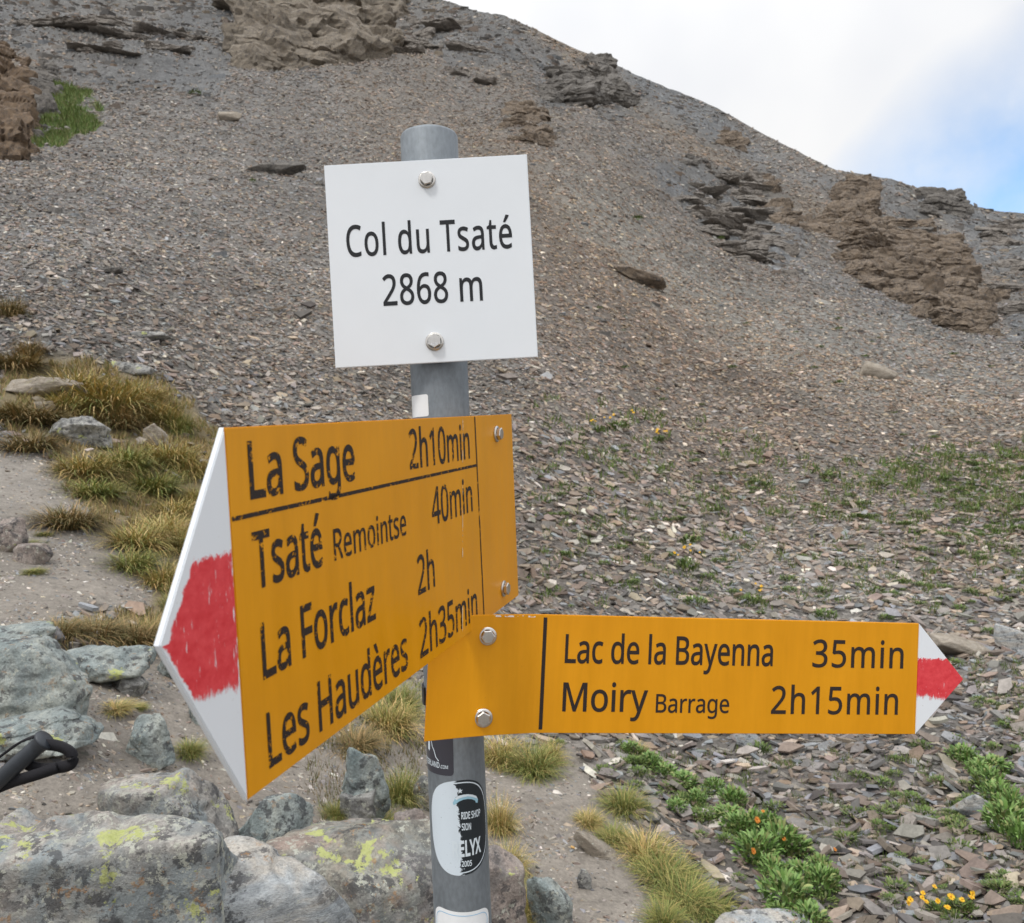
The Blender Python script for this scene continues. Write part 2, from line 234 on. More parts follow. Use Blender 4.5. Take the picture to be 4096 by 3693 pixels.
GLY = json.loads('''{"-":[258,[[32,184,32,246,226,246,226,184]]],".":[215,[[58,43,61,69,72,85,88,94,107,97,126,94,142,85,153,69,157,43,153,18,142,2,126,-8,107,-11,88,-8,72,2,61,18]]],"0":[459,[[419,287,417,221,409,163,395,112,376,70,349,37,316,12,276,-3,229,-8,198,-6,170,1,145,12,122,27,86,70,60,129,44,201,39,287,44,373,58,446,83,504,119,547,141,562,167,573,196,579,229,581,259,579,287,573,313,562,335,547,372,504,399,446,414,373],[110,287,113,215,121,156,137,111,159,78,190,59,229,52,268,59,298,78,320,110,336,156,345,215,348,287,345,359,336,417,320,463,298,495,268,515,229,521,190,515,159,495,137,463,121,417,113,359]]],"1":[459,[[285,0,216,0,216,400,216,439,217,470,219,499,196,477,169,455,108,405,71,452,226,573,285,573]]],"2":[459,[[417,0,38,0,38,59,188,210,261,287,287,320,306,353,318,387,322,424,315,466,294,496,261,514,221,520,181,517,147,506,115,489,83,466,45,513,94,548,122,561,153,572,186,578,221,581,270,576,313,562,347,540,372,510,388,472,394,428,389,385,375,344,353,305,324,267,247,185,128,67,128,64,417,64]]],"3":[459,[[395,439,392,403,381,372,363,347,340,326,310,311,277,302,277,298,309,293,337,283,360,271,379,255,394,236,405,214,411,190,413,163,407,116,390,74,360,40,318,14,263,-3,193,-8,150,-6,110,-1,72,8,36,23,36,89,74,73,114,61,155,54,194,51,230,53,260,59,285,68,305,81,320,98,331,117,337,139,339,164,335,197,320,223,297,242,265,255,226,263,179,265,123,265,123,326,180,326,223,329,259,339,286,356,307,377,319,404,323,434,316,471,295,498,262,516,219,521,190,520,164,515,117,498,75,473,39,521,73,544,115,563,163,576,218,581,260,578,296,571,327,558,352,540,371,519,384,495,393,468]]],"4":[459,[[443,130,359,130,359,0,291,0,291,130,17,130,17,190,286,576,359,576,359,193,443,193],[291,374,291,412,293,444,294,474,295,500,292,500,276,468,257,438,86,193,291,193]]],"5":[459,[[221,351,275,346,322,331,361,307,389,274,407,232,413,183,407,128,387,81,356,43,314,15,261,-2,199,-8,156,-6,116,0,80,10,51,23,51,90,82,74,121,62,161,55,200,52,239,55,274,65,302,82,323,106,336,137,341,176,339,202,332,225,321,245,306,262,287,275,262,284,232,290,197,292,146,288,99,280,64,302,86,573,373,573,373,508,146,508,132,342,169,348]]],"6":[459,[[44,245,46,294,51,342,60,389,75,433,95,474,121,510,155,539,196,562,246,576,306,581,344,579,377,573,377,513,344,520,308,523,257,518,216,504,183,483,158,454,139,419,127,380,119,337,115,291,119,291,133,309,150,326,170,339,194,350,223,356,255,358,302,353,342,338,375,313,400,279,416,236,421,184,415,129,399,82,372,44,336,15,291,-2,239,-8,199,-4,163,7,130,26,101,54,77,89,59,133,48,185],[238,51,262,53,284,59,303,70,320,84,334,102,343,125,349,153,351,184,344,233,324,271,308,285,289,295,267,301,241,303,205,299,175,287,150,270,131,248,119,223,115,198,117,172,123,146,133,121,146,99,164,79,185,64,210,55]]],"7":[459,[[109,0,344,508,35,508,35,573,419,573,419,518,187,0]]],"8":[459,[[229,581,276,577,318,565,352,546,378,519,395,485,400,443,396,411,385,383,368,359,346,338,320,319,291,303,325,285,355,265,381,242,401,216,414,185,419,148,413,104,395,65,367,34,330,11,284,-3,231,-8,174,-3,126,10,89,33,61,63,45,101,39,146,43,183,56,214,75,241,99,264,128,283,158,299,131,316,107,336,87,358,71,383,61,411,58,444,63,485,80,518,107,545,141,565,182,577],[108,145,116,107,138,76,176,55,229,48,281,55,319,76,342,108,350,148,346,174,335,197,317,217,293,235,264,251,229,265,217,270,184,254,157,237,136,219,121,197,111,173],[228,524,188,518,155,502,134,476,127,441,130,414,141,391,157,373,179,357,232,330,282,357,302,373,317,392,327,414,330,441,323,476,302,502,270,518]]],"A":[512,[[437,0,368,177,141,177,73,0,0,0,224,575,289,575,512,0],[282,415,274,438,263,473,255,500,247,468,238,438,230,415,165,241,346,241]]],"B":[521,[[241,573,292,571,336,565,373,555,404,541,428,522,445,497,455,467,459,431,456,399,446,371,431,347,409,328,382,313,350,304,350,300,384,292,415,279,441,261,461,236,474,203,478,163,472,115,454,74,425,42,385,19,337,5,279,0,78,0,78,573],[256,329,318,335,357,352,377,382,384,423,382,445,376,463,365,478,351,490,308,506,245,511,150,511,150,329],[150,269,150,61,265,61,301,63,330,68,354,78,371,91,394,125,401,168,398,197,388,221,370,241,344,256,307,266,260,269]]],"C":[507,[[323,517,280,513,241,502,206,482,178,456,155,423,139,383,129,337,125,286,131,220,147,164,175,117,213,83,262,62,322,55,359,57,394,62,460,78,460,15,427,5,393,-2,356,-7,312,-8,270,-6,232,1,197,12,166,28,139,48,115,72,95,99,78,131,56,203,49,287,53,349,67,406,89,456,120,499,159,534,206,559,261,575,324,581,367,578,409,572,448,561,482,547,453,486,394,508,360,515]]],"D":[585,[[536,292,534,246,528,203,516,165,501,131,481,100,457,74,430,51,399,33,364,18,325,8,283,2,237,0,78,0,78,573,254,573,296,571,335,565,371,555,404,540,434,523,460,501,483,475,502,446,517,413,528,377,534,336],[460,289,454,359,435,415,404,457,361,487,308,505,244,511,150,511,150,62,228,62,282,65,329,76,369,94,402,119,428,151,446,190,457,236]]],"E":[446,[[398,0,78,0,78,573,398,573,398,509,150,509,150,330,383,330,383,268,150,268,150,63,398,63]]],"F":[416,[[150,0,78,0,78,573,398,573,398,509,150,509,150,306,383,306,383,243,150,243]]],"H":[594,[[516,0,443,0,443,267,150,267,150,0,78,0,78,573,150,573,150,330,443,330,443,573,516,573]]],"I":[272,[[239,0,32,0,32,42,99,57,99,515,32,531,32,573,239,573,239,531,172,515,172,57,239,42]]],"L":[420,[[78,0,78,573,150,573,150,64,400,64,400,0]]],"M":[727,[[330,0,142,502,139,502,142,461,144,407,144,347,144,0,78,0,78,573,184,573,361,103,364,103,544,573,650,573,650,0,578,0,578,352,579,408,581,460,584,501,581,501,390,0]]],"N":[609,[[532,0,447,0,141,476,138,476,141,432,143,378,144,320,144,0,78,0,78,573,161,573,467,99,470,99,468,137,466,193,464,249,464,573,532,573]]],"O":[626,[[577,287,573,224,561,166,540,116,510,73,473,38,428,13,375,-3,314,-8,251,-3,196,13,151,39,114,73,85,116,65,167,53,224,49,288,56,370,78,442,94,473,114,500,138,524,166,545,197,561,232,572,271,579,314,581,356,579,393,572,428,561,459,545,486,525,510,501,530,473,547,442,570,370],[125,287,130,220,145,163,171,117,207,83,255,62,314,55,373,62,420,83,456,117,481,163,496,220,501,287,498,338,490,384,476,423,456,457,431,484,398,503,360,514,314,518,255,511,207,490,171,457,145,411,130,354]]],"P":[485,[[229,573,282,570,326,562,363,548,393,528,415,504,431,475,441,442,444,404,441,370,433,336,417,306,395,278,364,255,324,238,275,227,216,223,150,223,150,0,78,0,78,573],[223,511,150,511,150,285,208,285,258,288,298,296,330,311,352,334,365,363,370,401,367,427,361,449,350,468,334,484,314,495,289,504,258,509]]],"R":[499,[[236,573,301,568,353,555,393,532,422,500,439,460,444,410,440,368,427,334,408,306,385,285,358,269,330,257,487,0,403,0,264,237,150,237,150,0,78,0,78,573],[232,510,150,510,150,298,236,298,268,299,296,304,319,313,338,325,352,341,362,359,368,381,370,407,366,440,355,467,336,486,310,500,275,507]]],"S":[440,[[403,153,396,106,378,66,348,35,307,11,257,-3,198,-8,137,-5,83,4,41,19,41,88,73,76,113,65,156,57,201,55,240,57,273,66,298,79,316,98,327,120,330,147,327,173,318,194,302,213,277,230,242,247,196,265,131,294,106,311,85,330,69,351,57,375,50,403,48,435,54,477,71,513,99,542,136,563,180,576,231,581,276,578,318,572,355,562,389,549,366,487,302,508,266,515,229,517,196,515,169,507,148,494,133,478,124,457,121,434,124,407,133,386,149,367,172,351,204,335,246,318,293,299,332,279,362,255,385,228,398,194]]],"T":[446,[[259,0,187,0,187,509,8,509,8,573,437,573,437,509,259,509]]],"W":[746,[[735,573,583,0,510,0,399,375,389,410,380,443,373,471,370,488,367,471,361,443,352,409,342,373,234,0,161,0,10,573,85,573,174,223,183,186,190,151,196,118,201,87,206,119,213,154,222,191,232,227,333,573,407,573,512,225,523,187,532,151,538,117,544,87,550,129,560,175,572,224,660,573]]],"X":[470,[[467,0,385,0,233,249,79,0,3,0,193,298,15,573,95,573,236,348,377,573,453,573,276,300]]],"Y":[454,[[227,291,376,573,454,573,263,222,263,0,191,0,191,219,0,573,79,573]]],"Z":[459,[[427,0,30,0,30,55,332,508,40,508,40,573,419,573,419,518,118,64,427,64]]],"a":[450,[[231,437,268,435,299,428,326,418,347,403,364,383,376,358,383,328,385,293,385,0,334,0,320,61,317,61,298,40,279,22,258,9,234,-1,206,-6,172,-8,136,-5,103,6,75,23,55,48,41,80,37,119,40,150,50,176,65,199,87,219,116,234,152,245,194,253,243,257,316,259,316,285,310,330,293,359,265,375,227,380,194,378,163,370,106,347,84,400,115,414,151,426,190,434],[252,208,184,200,141,182,118,155,110,119,115,87,132,66,157,53,188,49,238,56,279,79,295,96,306,117,313,142,315,172,315,210]]],"c":[385,[[241,-8,187,-2,139,15,99,45,69,87,50,143,44,213,51,284,71,342,102,385,142,415,191,432,245,438,278,436,309,431,336,424,358,415,337,356,292,370,244,376,204,371,172,358,148,335,131,303,120,263,117,213,120,166,131,126,148,94,172,71,202,58,240,53,273,55,302,60,351,78,351,15,328,5,304,-2,275,-7]]],"d":[493,[[221,-8,182,-5,148,6,118,23,92,48,71,79,56,117,47,162,44,214,47,266,56,311,71,350,93,381,119,406,149,424,183,434,221,438,253,436,280,429,303,420,323,407,340,391,354,374,359,374,356,405,354,438,354,609,425,609,425,0,368,0,358,58,354,58,340,40,323,24,303,11,279,1,252,-6],[232,51,263,53,290,60,311,71,328,88,348,135,355,200,355,213,349,284,329,336,313,355,291,369,264,377,231,379,204,376,181,368,162,354,146,334,124,281,117,213,124,144,146,93,162,74,181,61,205,53]]],"e":[452,[[234,438,286,432,329,414,364,385,390,346,406,299,411,244,411,201,117,201,120,167,127,137,139,111,154,90,174,74,197,62,224,55,254,52,293,54,327,60,392,82,392,20,359,8,327,-1,292,-6,251,-8,194,-2,143,17,101,48,70,91,51,146,44,212,50,277,68,333,96,378,134,411,181,431],[233,380,209,378,188,372,170,362,154,348,130,309,119,257,338,257,335,292,326,322,312,346,292,364,266,376]]],"g":[493,[[221,438,261,434,297,422,329,402,355,373,359,373,369,430,425,430,425,-7,420,-63,404,-109,378,-146,341,-172,293,-187,233,-192,188,-191,147,-186,110,-177,78,-165,78,-100,111,-114,149,-125,191,-132,237,-134,263,-132,286,-126,306,-116,324,-101,337,-84,347,-63,353,-39,355,-13,355,4,356,32,358,57,354,57,329,28,299,8,263,-4,221,-8,182,-4,147,7,117,25,91,51,70,83,56,121,47,164,44,214,47,263,56,306,70,344,91,377,117,404,147,423,181,434],[230,379,197,374,169,359,147,336,130,303,120,262,117,213,119,176,124,143,134,115,146,92,163,73,182,60,205,52,232,50,262,52,288,58,309,69,326,85,340,105,349,131,354,161,356,197,356,214,353,267,343,309,326,340,302,362,270,374]]],"h":[496,[[139,431,138,399,135,370,140,370,155,391,174,407,196,420,221,429,247,435,273,437,321,433,360,421,391,400,413,370,426,330,431,280,431,0,361,0,361,275,355,321,338,353,308,372,265,379,222,374,189,360,166,338,150,308,142,269,139,222,139,0,68,0,68,609,139,609]]],"i":[207,[[139,430,139,0,68,0,68,430],[104,591,119,588,133,580,142,566,145,546,142,526,133,512,119,504,104,501,88,504,75,512,66,526,63,546,66,566,75,580,88,588]]],"l":[207,[[139,0,68,0,68,609,139,609]]],"m":[750,[[540,438,574,436,603,429,628,417,649,401,665,379,676,352,683,319,685,280,685,0,615,0,615,277,610,321,594,353,567,372,528,379,499,376,474,369,454,358,438,342,418,298,411,237,411,0,342,0,342,277,339,308,332,333,320,353,303,367,281,376,253,379,215,374,185,360,164,338,150,308,141,269,139,223,139,0,68,0,68,430,125,430,136,371,140,371,155,392,173,409,194,422,217,431,241,436,266,438,312,433,349,420,378,398,398,366,402,366,427,398,461,420,499,433]]],"n":[496,[[275,438,311,436,343,429,369,417,391,401,409,379,421,352,428,319,431,280,431,0,361,0,361,275,355,321,338,353,308,372,265,379,232,376,204,368,182,356,166,338,146,289,139,223,139,0,68,0,68,430,125,430,136,371,140,371,156,392,175,409,198,422,222,431,248,436]]],"o":[485,[[442,216,438,165,428,121,411,82,388,51,359,25,324,7,285,-4,241,-8,200,-4,163,7,129,25,100,51,77,82,59,121,48,165,44,216,50,282,68,336,97,380,137,412,186,431,244,438,299,431,347,412,387,380,417,336,436,282],[117,216,120,169,130,128,147,95,172,71,203,56,243,51,282,56,314,71,339,95,356,128,366,169,369,216,365,263,355,303,338,335,314,359,282,374,242,379,212,376,185,368,164,354,147,335,134,311,124,284,119,252]]],"r":[331,[[269,438,295,437,319,433,310,368,287,372,264,374,240,371,217,363,195,351,176,334,161,313,149,289,141,261,139,229,139,0,68,0,68,430,126,430,134,351,137,351,152,374,170,395,191,413,214,426,240,435]]],"s":[384,[[348,119,343,80,327,49,302,24,268,6,226,-4,176,-8,135,-6,99,-1,68,8,42,19,42,83,104,60,141,52,178,49,224,53,256,66,274,86,280,112,278,128,271,141,259,154,239,167,174,196,103,228,76,245,57,266,45,292,41,324,44,350,52,372,66,392,85,408,137,430,202,438,240,436,275,430,308,421,339,409,315,353,258,372,228,378,197,380,159,377,131,366,114,350,108,328,111,312,119,298,133,286,154,274,219,246,289,215,314,197,333,176,344,150]]],"t":[289,[[212,50,245,53,272,59,272,5,240,-4,200,-8,167,-5,138,4,112,20,91,44,78,79,74,125,74,375,13,375,13,409,75,437,103,528,144,528,144,430,269,430,269,375,144,375,144,127,149,93,163,69,185,54]]],"u":[496,[[427,430,427,0,370,0,359,57,356,57,340,36,321,20,298,8,273,-1,247,-6,220,-8,173,-4,134,8,103,29,81,59,68,99,63,148,63,430,135,430,135,153,141,108,158,76,188,57,230,51,273,55,306,69,330,91,345,121,354,160,357,206,357,430]]],"y":[409,[[1,430,76,430,169,185,184,144,196,105,205,68,209,68,224,121,245,186,333,430,409,430,224,-59,207,-97,188,-130,165,-156,138,-176,106,-188,67,-192,34,-190,9,-186,9,-130,30,-133,56,-135,79,-132,99,-126,116,-114,130,-99,142,-80,152,-59,174,-2]]],"z":[377,[[346,0,31,0,31,47,262,375,45,375,45,430,340,430,340,377,112,55,346,55]]],"\\u00e8":[452,[[234,438,286,432,329,414,364,385,390,346,406,299,411,244,411,201,117,201,120,167,127,137,139,111,154,90,174,74,197,62,224,55,254,52,293,54,327,60,392,82,392,20,359,8,327,-1,292,-6,251,-8,194,-2,143,17,101,48,70,91,51,146,44,212,50,277,68,333,96,378,134,411,181,431],[233,380,209,378,188,372,170,362,154,348,130,309,119,257,338,257,335,292,326,322,312,346,292,364,266,376],[209,614,231,575,259,532,285,496,285,486,238,486,208,513,174,546,145,579,124,606,124,614]]],"\\u00e9":[452,[[234,438,286,432,329,414,364,385,390,346,406,299,411,244,411,201,117,201,120,167,127,137,139,111,154,90,174,74,197,62,224,55,254,52,293,54,327,60,392,82,392,20,359,8,327,-1,292,-6,251,-8,194,-2,143,17,101,48,70,91,51,146,44,212,50,277,68,333,96,378,134,411,181,431],[233,380,209,378,188,372,170,362,154,348,130,309,119,257,338,257,335,292,326,322,312,346,292,364,266,376],[347,606,326,579,296,546,263,513,233,486,186,486,186,496,212,532,240,575,262,614,347,614]]]," ":[209,[]]}''')
CAP = .5726
def tidy(P, d=.011):
    o = [P[0]]
    for q in P[1:]:
        if math.hypot(q[0] - o[-1][0], q[1] - o[-1][1]) < d: o[-1] = ((q[0] + o[-1][0]) / 2, (q[1] + o[-1][1]) / 2)
        else: o.append(q)
    if math.hypot(o[0][0] - o[-1][0], o[0][1] - o[-1][1]) < d: o.pop()
    return o
def embolden(P, b):
    n = len(P); o = []
    for i in range(n):
        p, q, r = P[i - 1], P[i], P[(i + 1) % n]
        d1 = np.subtract(q, p); d2 = np.subtract(r, q); l1 = np.hypot(*d1); l2 = np.hypot(*d2)
        if l1 < 1e-9 or l2 < 1e-9: o.append(tuple(q)); continue
        n1 = np.array([-d1[1], d1[0]]) / l1; n2 = np.array([-d2[1], d2[0]]) / l2; m = n1 + n2; L = np.hypot(*m)
        if L < 1e-6: o.append(tuple(q)); continue
        m /= L; o.append(tuple(np.array(q) + m * min(b / max(m @ n1, .2), 1.45 * b)))
    return o
def winding(pt, polys):
    w_ = 0; x, y = pt
    for P in polys:
        for i in range(len(P)):
            (x1, y1), (x2, y2) = P[i - 1], P[i]
            if (y1 > y) != (y2 > y) and x < (x2 - x1) * (y - y1) / (y2 - y1) + x1: w_ += 1 if y2 > y1 else -1
    return w_
_GC = {}
def glyph_tris(ch, bold):
    if (ch, bold) in _GC: return _GC[(ch, bold)]
    from mathutils.geometry import delaunay_2d_cdt
    polys = [embolden(tidy([(q[2 * i] / 1000, q[2 * i + 1] / 1000) for i in range(len(q) // 2)]), bold) for q in GLY[ch][1]]
    vs, ed = [], []
    for P in polys:
        k = len(vs); vs += [Vector(q) for q in P]; ed += [(k + i, k + (i + 1) % len(P)) for i in range(len(P))]
    V, _, Fc, *_r = delaunay_2d_cdt(vs, ed, [], 0, 1e-6); out = []
    for f in Fc:
        c = sum((V[i] for i in f), Vector((0, 0))) / len(f)
        if winding(c, polys) != 0: out.append(tuple(f))
    _GC[(ch, bold)] = (np.array([tuple(v) for v in V]), out); return _GC[(ch, bold)]
def text_geo(s, width, cap, bold=.012, spacing=0.0):
    """outlines -> filled flat glyph mesh; returns V (n,2) with x 0..width and the baseline at 0, faces"""
    x = 0.0; VV, FF, k = [], [], 0
    for ch in s:
        if GLY[ch][1]:
            V, Fc = glyph_tris(ch, bold); VV.append(V + [x, 0]); FF += [tuple(i + k for i in f) for f in Fc]; k += len(V)
        x += GLY[ch][0] / 1000 + spacing
    V = np.concatenate(VV); V[:, 0] -= V[:, 0].min(); V[:, 0] *= width / V[:, 0].max(); V[:, 1] *= cap / CAP
    return V, FF

# ------------------------------------------------------------------ signpost
def m_board(name='orange_enamel'):
    t = NT(name)
    n = t.noise(9, 4, .6); c = t.mix(t.ramp(n, (.3, 0), (.75, 1)), (.680, .285, .002), (.745, .322, .004))
    d = t.noise(160, 3, .6); c = t.mix(t.ramp(d, (.70, 0), (.78, .35)), c, (.30, .15, .02))
    g = t.noise(14, 5, .7, t.mapv((3.5, .35, 1))); c = t.mix(1, c, t.ramp(g, (.35, .94), (.65, 1.03)), 'MULTIPLY')
    sc = t.noise(30, 3, .6, t.mapv((.35, 9, 1), rot=(0, 0, .3))); c = t.mix(t.ramp(sc, (.73, 0), (.76, .22)), c, (.75, .50, .18))
    t.p(Base_Color=c, Roughness=t.ramp(g, (.3, .30), (.7, .46))); t.b.inputs['Specular IOR Level'].default_value = .35
    t.bump(t.noise(140, 3, .5), .06, .001)
    return t.m
def m_letter(name, wear, col=(.030, .022, .020)):
    t = NT(name); a = t.noise(260, 5, .75); b = t.noise(38, 3, .6); st = t.noise(55, 4, .7, t.mapv((1, 5, 1)))
    f = t.ma('ADD', t.ma('ADD', t.ma('MULTIPLY', a, .6), t.ma('MULTIPLY', b, .22)), t.ma('MULTIPLY', st, .18))
    al = t.ramp(f, (.655 - wear - .012, 1), (.655 - wear, 0))
    t.p(Base_Color=col, Roughness=.6, Alpha=al); t.b.inputs['Specular IOR Level'].default_value = .25
    return t.m
def m_tip(name, h, y0, y1, xa, flip=1, xr=0.0):
    """white arrow tip with a brushed red patch: ragged strokes between local heights y0 (bottom) and y1 (top)"""
    t = NT(name); X, Y, Z = t.xyz()
    rag = t.noise(95, 6, .8, t.mapv((1, .8, 1))); rag2 = t.noise(330, 3, .7, t.mapv((1.6, .16, 1), rot=(0, 0, -.35)))
    slope = t.ma('MULTIPLY', t.ma('SUBTRACT', X, xr), .12 * flip)
    yy = t.ma('ADD', Y, t.ma('MULTIPLY', t.ma('SUBTRACT', rag, .5), .020))
    up = t.ma('MULTIPLY', t.ma('SUBTRACT', y1, yy), 700, clamp=True)
    y2 = t.ma('ADD', t.ma('ADD', yy, slope), t.ma('MULTIPLY', t.ma('SUBTRACT', rag2, .5), .014))
    lo = t.ma('MULTIPLY', t.ma('SUBTRACT', y2, y0), 260, clamp=True)
    edge = t.ma('MULTIPLY', t.ma('ADD', t.ma('SUBTRACT', t.ma('MULTIPLY', X, flip * -1.0), xa), t.ma('MULTIPLY', t.ma('SUBTRACT', rag2, .42), .03)), 500, clamp=True)
    if flip == 1 and xr == 0.0:
        tw = .272 * h; a_ = t.ma('DIVIDE', t.ma('ABSOLUTE', t.ma('ADD', Y, h / 2)), h / 2); xe = t.ma('MULTIPLY', t.ma('SUBTRACT', 1.0, a_), -tw)
        mg = t.ma('ADD', .0018, t.ma('MULTIPLY', t.ma('GREATER_THAN', Y, -h * .5), .0030)); mg = t.ma('ADD', mg, t.ma('MULTIPLY', t.ma('SUBTRACT', rag, .5), .012))
        edge = t.ma('MULTIPLY', edge, t.ma('MULTIPLY', t.ma('SUBTRACT', t.ma('SUBTRACT', X, xe), mg), 900, clamp=True))
    thin = t.ramp(rag2, (.645, 1), (.685, .2))
    f = t.ma('MULTIPLY', t.ma('MULTIPLY', up, lo), t.ma('MULTIPLY', edge, thin))
    red = t.mix(t.ramp(t.noise(120, 4, .7), (.35, 0), (.7, 1)), (.64, .028, .042), (.78, .075, .09))
    wht = t.mix(t.ramp(t.noise(180, 4, .7), (.66, 0), (.74, 1)), (.76, .80, .85), (.52, .50, .47))
    t.p(Base_Color=t.mix(f, wht, red), Roughness=.42)
    t.bump(t.ma('ADD', t.ma('MULTIPLY', f, .6), t.ma('MULTIPLY', rag2, t.ma('MULTIPLY', f, .5))), .35, .0006)
    return t.m
M_ORANGE = m_board()
M_LET_OLD = m_letter('worn_black_lettering', .095)
M_LET_NEW = m_letter('black_lettering', -.06)
M_LET_DARK = m_letter('black_lettering_on_white', -.06, (.020, .022, .026))
M_WHITE = m_plain('white_enamel', (.745, .785, .83), .30, 0, .4, .03, 6)
M_EDGE = m_plain('board_edge_paint', (.62, .61, .60), .5, 0, .4, .12, 60)
M_STEEL = m_plain('stainless_steel', (.62, .60, .57), .28, 1.0, .5, .12, 300)
M_MARK = m_plain('bolt_marking', (.85, .85, .85), .25, 1.0)
def m_galv():
    t = NT('galvanised_steel'); v = t.mapv((1, 1, .25))
    a = t.noise(30, 5, .6, v); b = t.noise(240, 3, .6, t.mapv((1, 1, .5))); c = t.ramp(a, (.3, (.165, .188, .210)), (.7, (.238, .266, .292)))
    c = t.mix(1, c, t.ramp(b, (.3, .86), (.7, 1.12)), 'MULTIPLY')
    s = t.noise(60, 5, .8, t.mapv((2.0, 2.0, .22), loc=(3, 1, 2))); c = t.mix(t.ramp(s, (.66, 0), (.74, .55)), c, (.36, .38, .40))
    t.p(Base_Color=c, Roughness=t.ramp(a, (.3, .52), (.7, .64)), Metallic=.4); t.bump(b, .15, .0006)
    return t.m
M_GALV = m_galv()

KI = np.diag([1000 / F, 1000 / F, 1])
def hom(src, dst):
    A = []
    for (x, y), (u, v) in zip(src, dst):
        A.append([x, y, 1, 0, 0, 0, -u * x, -u * y, -u]); A.append([0, 0, 0, x, y, 1, -v * x, -v * y, -v])
    return np.linalg.svd(np.array(A, float))[2][-1].reshape(3, 3)
def board_frame(quad, h):
    """pose of a flat board from its four corners (TL TR BR BL): returns matrix, width"""
    d = (np.array(quad) - [2048, 1846.5]) / 1000
    Hm = hom([(0, 0), (1, 0), (1, 1), (0, 1)], d); M = KI @ Hm
    s = h / np.linalg.norm(M[:, 1]) * np.sign(M[2, 2]); M = M * s
    o, a, b = M[:, 2], M[:, 0], M[:, 1]
    wd = np.linalg.norm(a); ex = CW @ (a / wd); ey = -(CW @ (b / h)); ey = ey - (ey @ ex) * ex * .5; ex = ex - (ey @ ex) * ey * 1.0
    ex /= np.linalg.norm(ex); ey = ey - (ey @ ex) * ex; ey /= np.linalg.norm(ey); ez = np.cross(ex, ey)
    O = CW @ o + np.array([0, 0, H]); m = np.eye(4); m[:3, 0] = ex; m[:3, 1] = ey; m[:3, 2] = ez; m[:3, 3] = O
    return Matrix(m.tolist()), wd
def prism_mesh(name, poly, th, seg=None, bevel=.0006, zf=None):
    """flat board: outline poly (x,y) ccw, front at z=0, back at z=-th, rounded rim"""
    bm = bmesh.new(); vs = [bm.verts.new((x, y, 0)) for x, y in poly]; f = bm.faces.new(vs)
    r = bmesh.ops.extrude_face_region(bm, geom=[f])
    for v in r['geom']:
        if isinstance(v, bmesh.types.BMVert): v.co.z = -th
    bmesh.ops.recalc_face_normals(bm, faces=bm.faces)
    if bevel:
        e = [e for e in bm.edges if abs(e.verts[0].co.z - e.verts[1].co.z) < 1e-6]
        bmesh.ops.bevel(bm, geom=e, offset=bevel, segments=2, affect='EDGES')
    if seg:
        for x in seg:
            bmesh.ops.bisect_plane(bm, geom=bm.verts[:] + bm.edges[:] + bm.faces[:], plane_co=(x, 0, 0), plane_no=(1, 0, 0))
    if zf:
        for v in bm.verts: v.co.z += zf(v.co.x)
    return bm_mesh(name, bm)
def lettering(s, x0, x1, y, cap, mat, parent, bold=.012, zf=None, z=.0003, spacing=0.0, name='lettering'):
    V, Fc = text_geo(s, x1 - x0, cap, bold, spacing)
    return link(name, mk(name, [(x0 + a, y + b, z + (zf(x0 + a) if zf else 0)) for a, b in V], Fc), mat, parent)
def rect_mesh(name, pts, z=.0003):
    return mk(name, [(x, y, z) for x, y in pts], [tuple(range(len(pts)))])
def bolt(parent, x, y, z=0.0, s=1.0, rot=.3, mark=False):
    bm = bmesh.new()
    prof = [(0.0095, 0), (.0095, .0010), (.0086, .0018), (.0073, .0022)]
    n = 28
    rings = [[bm.verts.new((r * math.cos(2 * math.pi * k / n), r * math.sin(2 * math.pi * k / n), h)) for k in range(n)] for r, h in prof]
    for a, b in zip(rings, rings[1:]):
        for k in range(n): bm.faces.new((a[k], a[(k + 1) % n], b[(k + 1) % n], b[k]))
    hexr = []
    for r, h in ((.0074, .0018), (.0074, .0058), (.0066, .0066), (.0010, .0067)):
        hexr.append([bm.verts.new((r * math.cos(rot + math.pi * k / 3), r * math.sin(rot + math.pi * k / 3), h)) for k in range(6)])
    for a, b in zip(hexr, hexr[1:]):
        for k in range(6): bm.faces.new((a[k], a[(k + 1) % 6], b[(k + 1) % 6], b[k]))
    bm.faces.new(hexr[-1]); nf = len(bm.faces)
    if mark:
        V, Fc = text_geo('A2-70', .0075, .0022, .02); vv = [bm.verts.new((a - .0037, b - .0045, .0071)) for a, b in V]
        for f in Fc:
            try: bm.faces.new([vv[i] for i in f])
            except ValueError: pass
    s *= .92; bmesh.ops.scale(bm, vec=(s, s, s), verts=bm.verts)
    me = bm_mesh('bolt', bm); me.materials.append(M_STEEL); me.materials.append(M_MARK)
    for i, p in enumerate(me.polygons):
        if i >= nf: p.material_index = 1
    return link('bolt', me, None, parent, (x, y, z + .0002))

# pole: a cylinder round a slightly tilted axis
PZ = .812
pt = P3(1716.8, 560, PZ); pb = P3(1850, 3637, PZ * 1.0)
axis = (pt - pb).normalized(); base = pb + axis * ((0.0 - .05 - pb.z) / axis.z)
post = empty('signpost', base)
tag(post, 'grey steel hiking signpost carrying a white name plate and two orange direction arrows', 'signpost')
PR = .0300
L = (pt - base).length + .005
def to_post(m): return Matrix.Translation(-base) @ m
bm = bmesh.new(); n = 64; rings = []
for r, h in [(PR, 0), (PR, .4), (PR, .8), (PR, 1.2), (PR, 1.5), (PR, L - .004), (PR - .0012, L - .0014), (PR - .004, L), (PR * .4, L + .0015)]:
    rings.append([bm.verts.new((r * math.cos(2 * math.pi * k / n), r * math.sin(2 * math.pi * k / n), h)) for k in range(n)])
for a, b in zip(rings, rings[1:]):
    for k in range(n): bm.faces.new((a[k], a[(k + 1) % n], b[(k + 1) % n], b[k]))
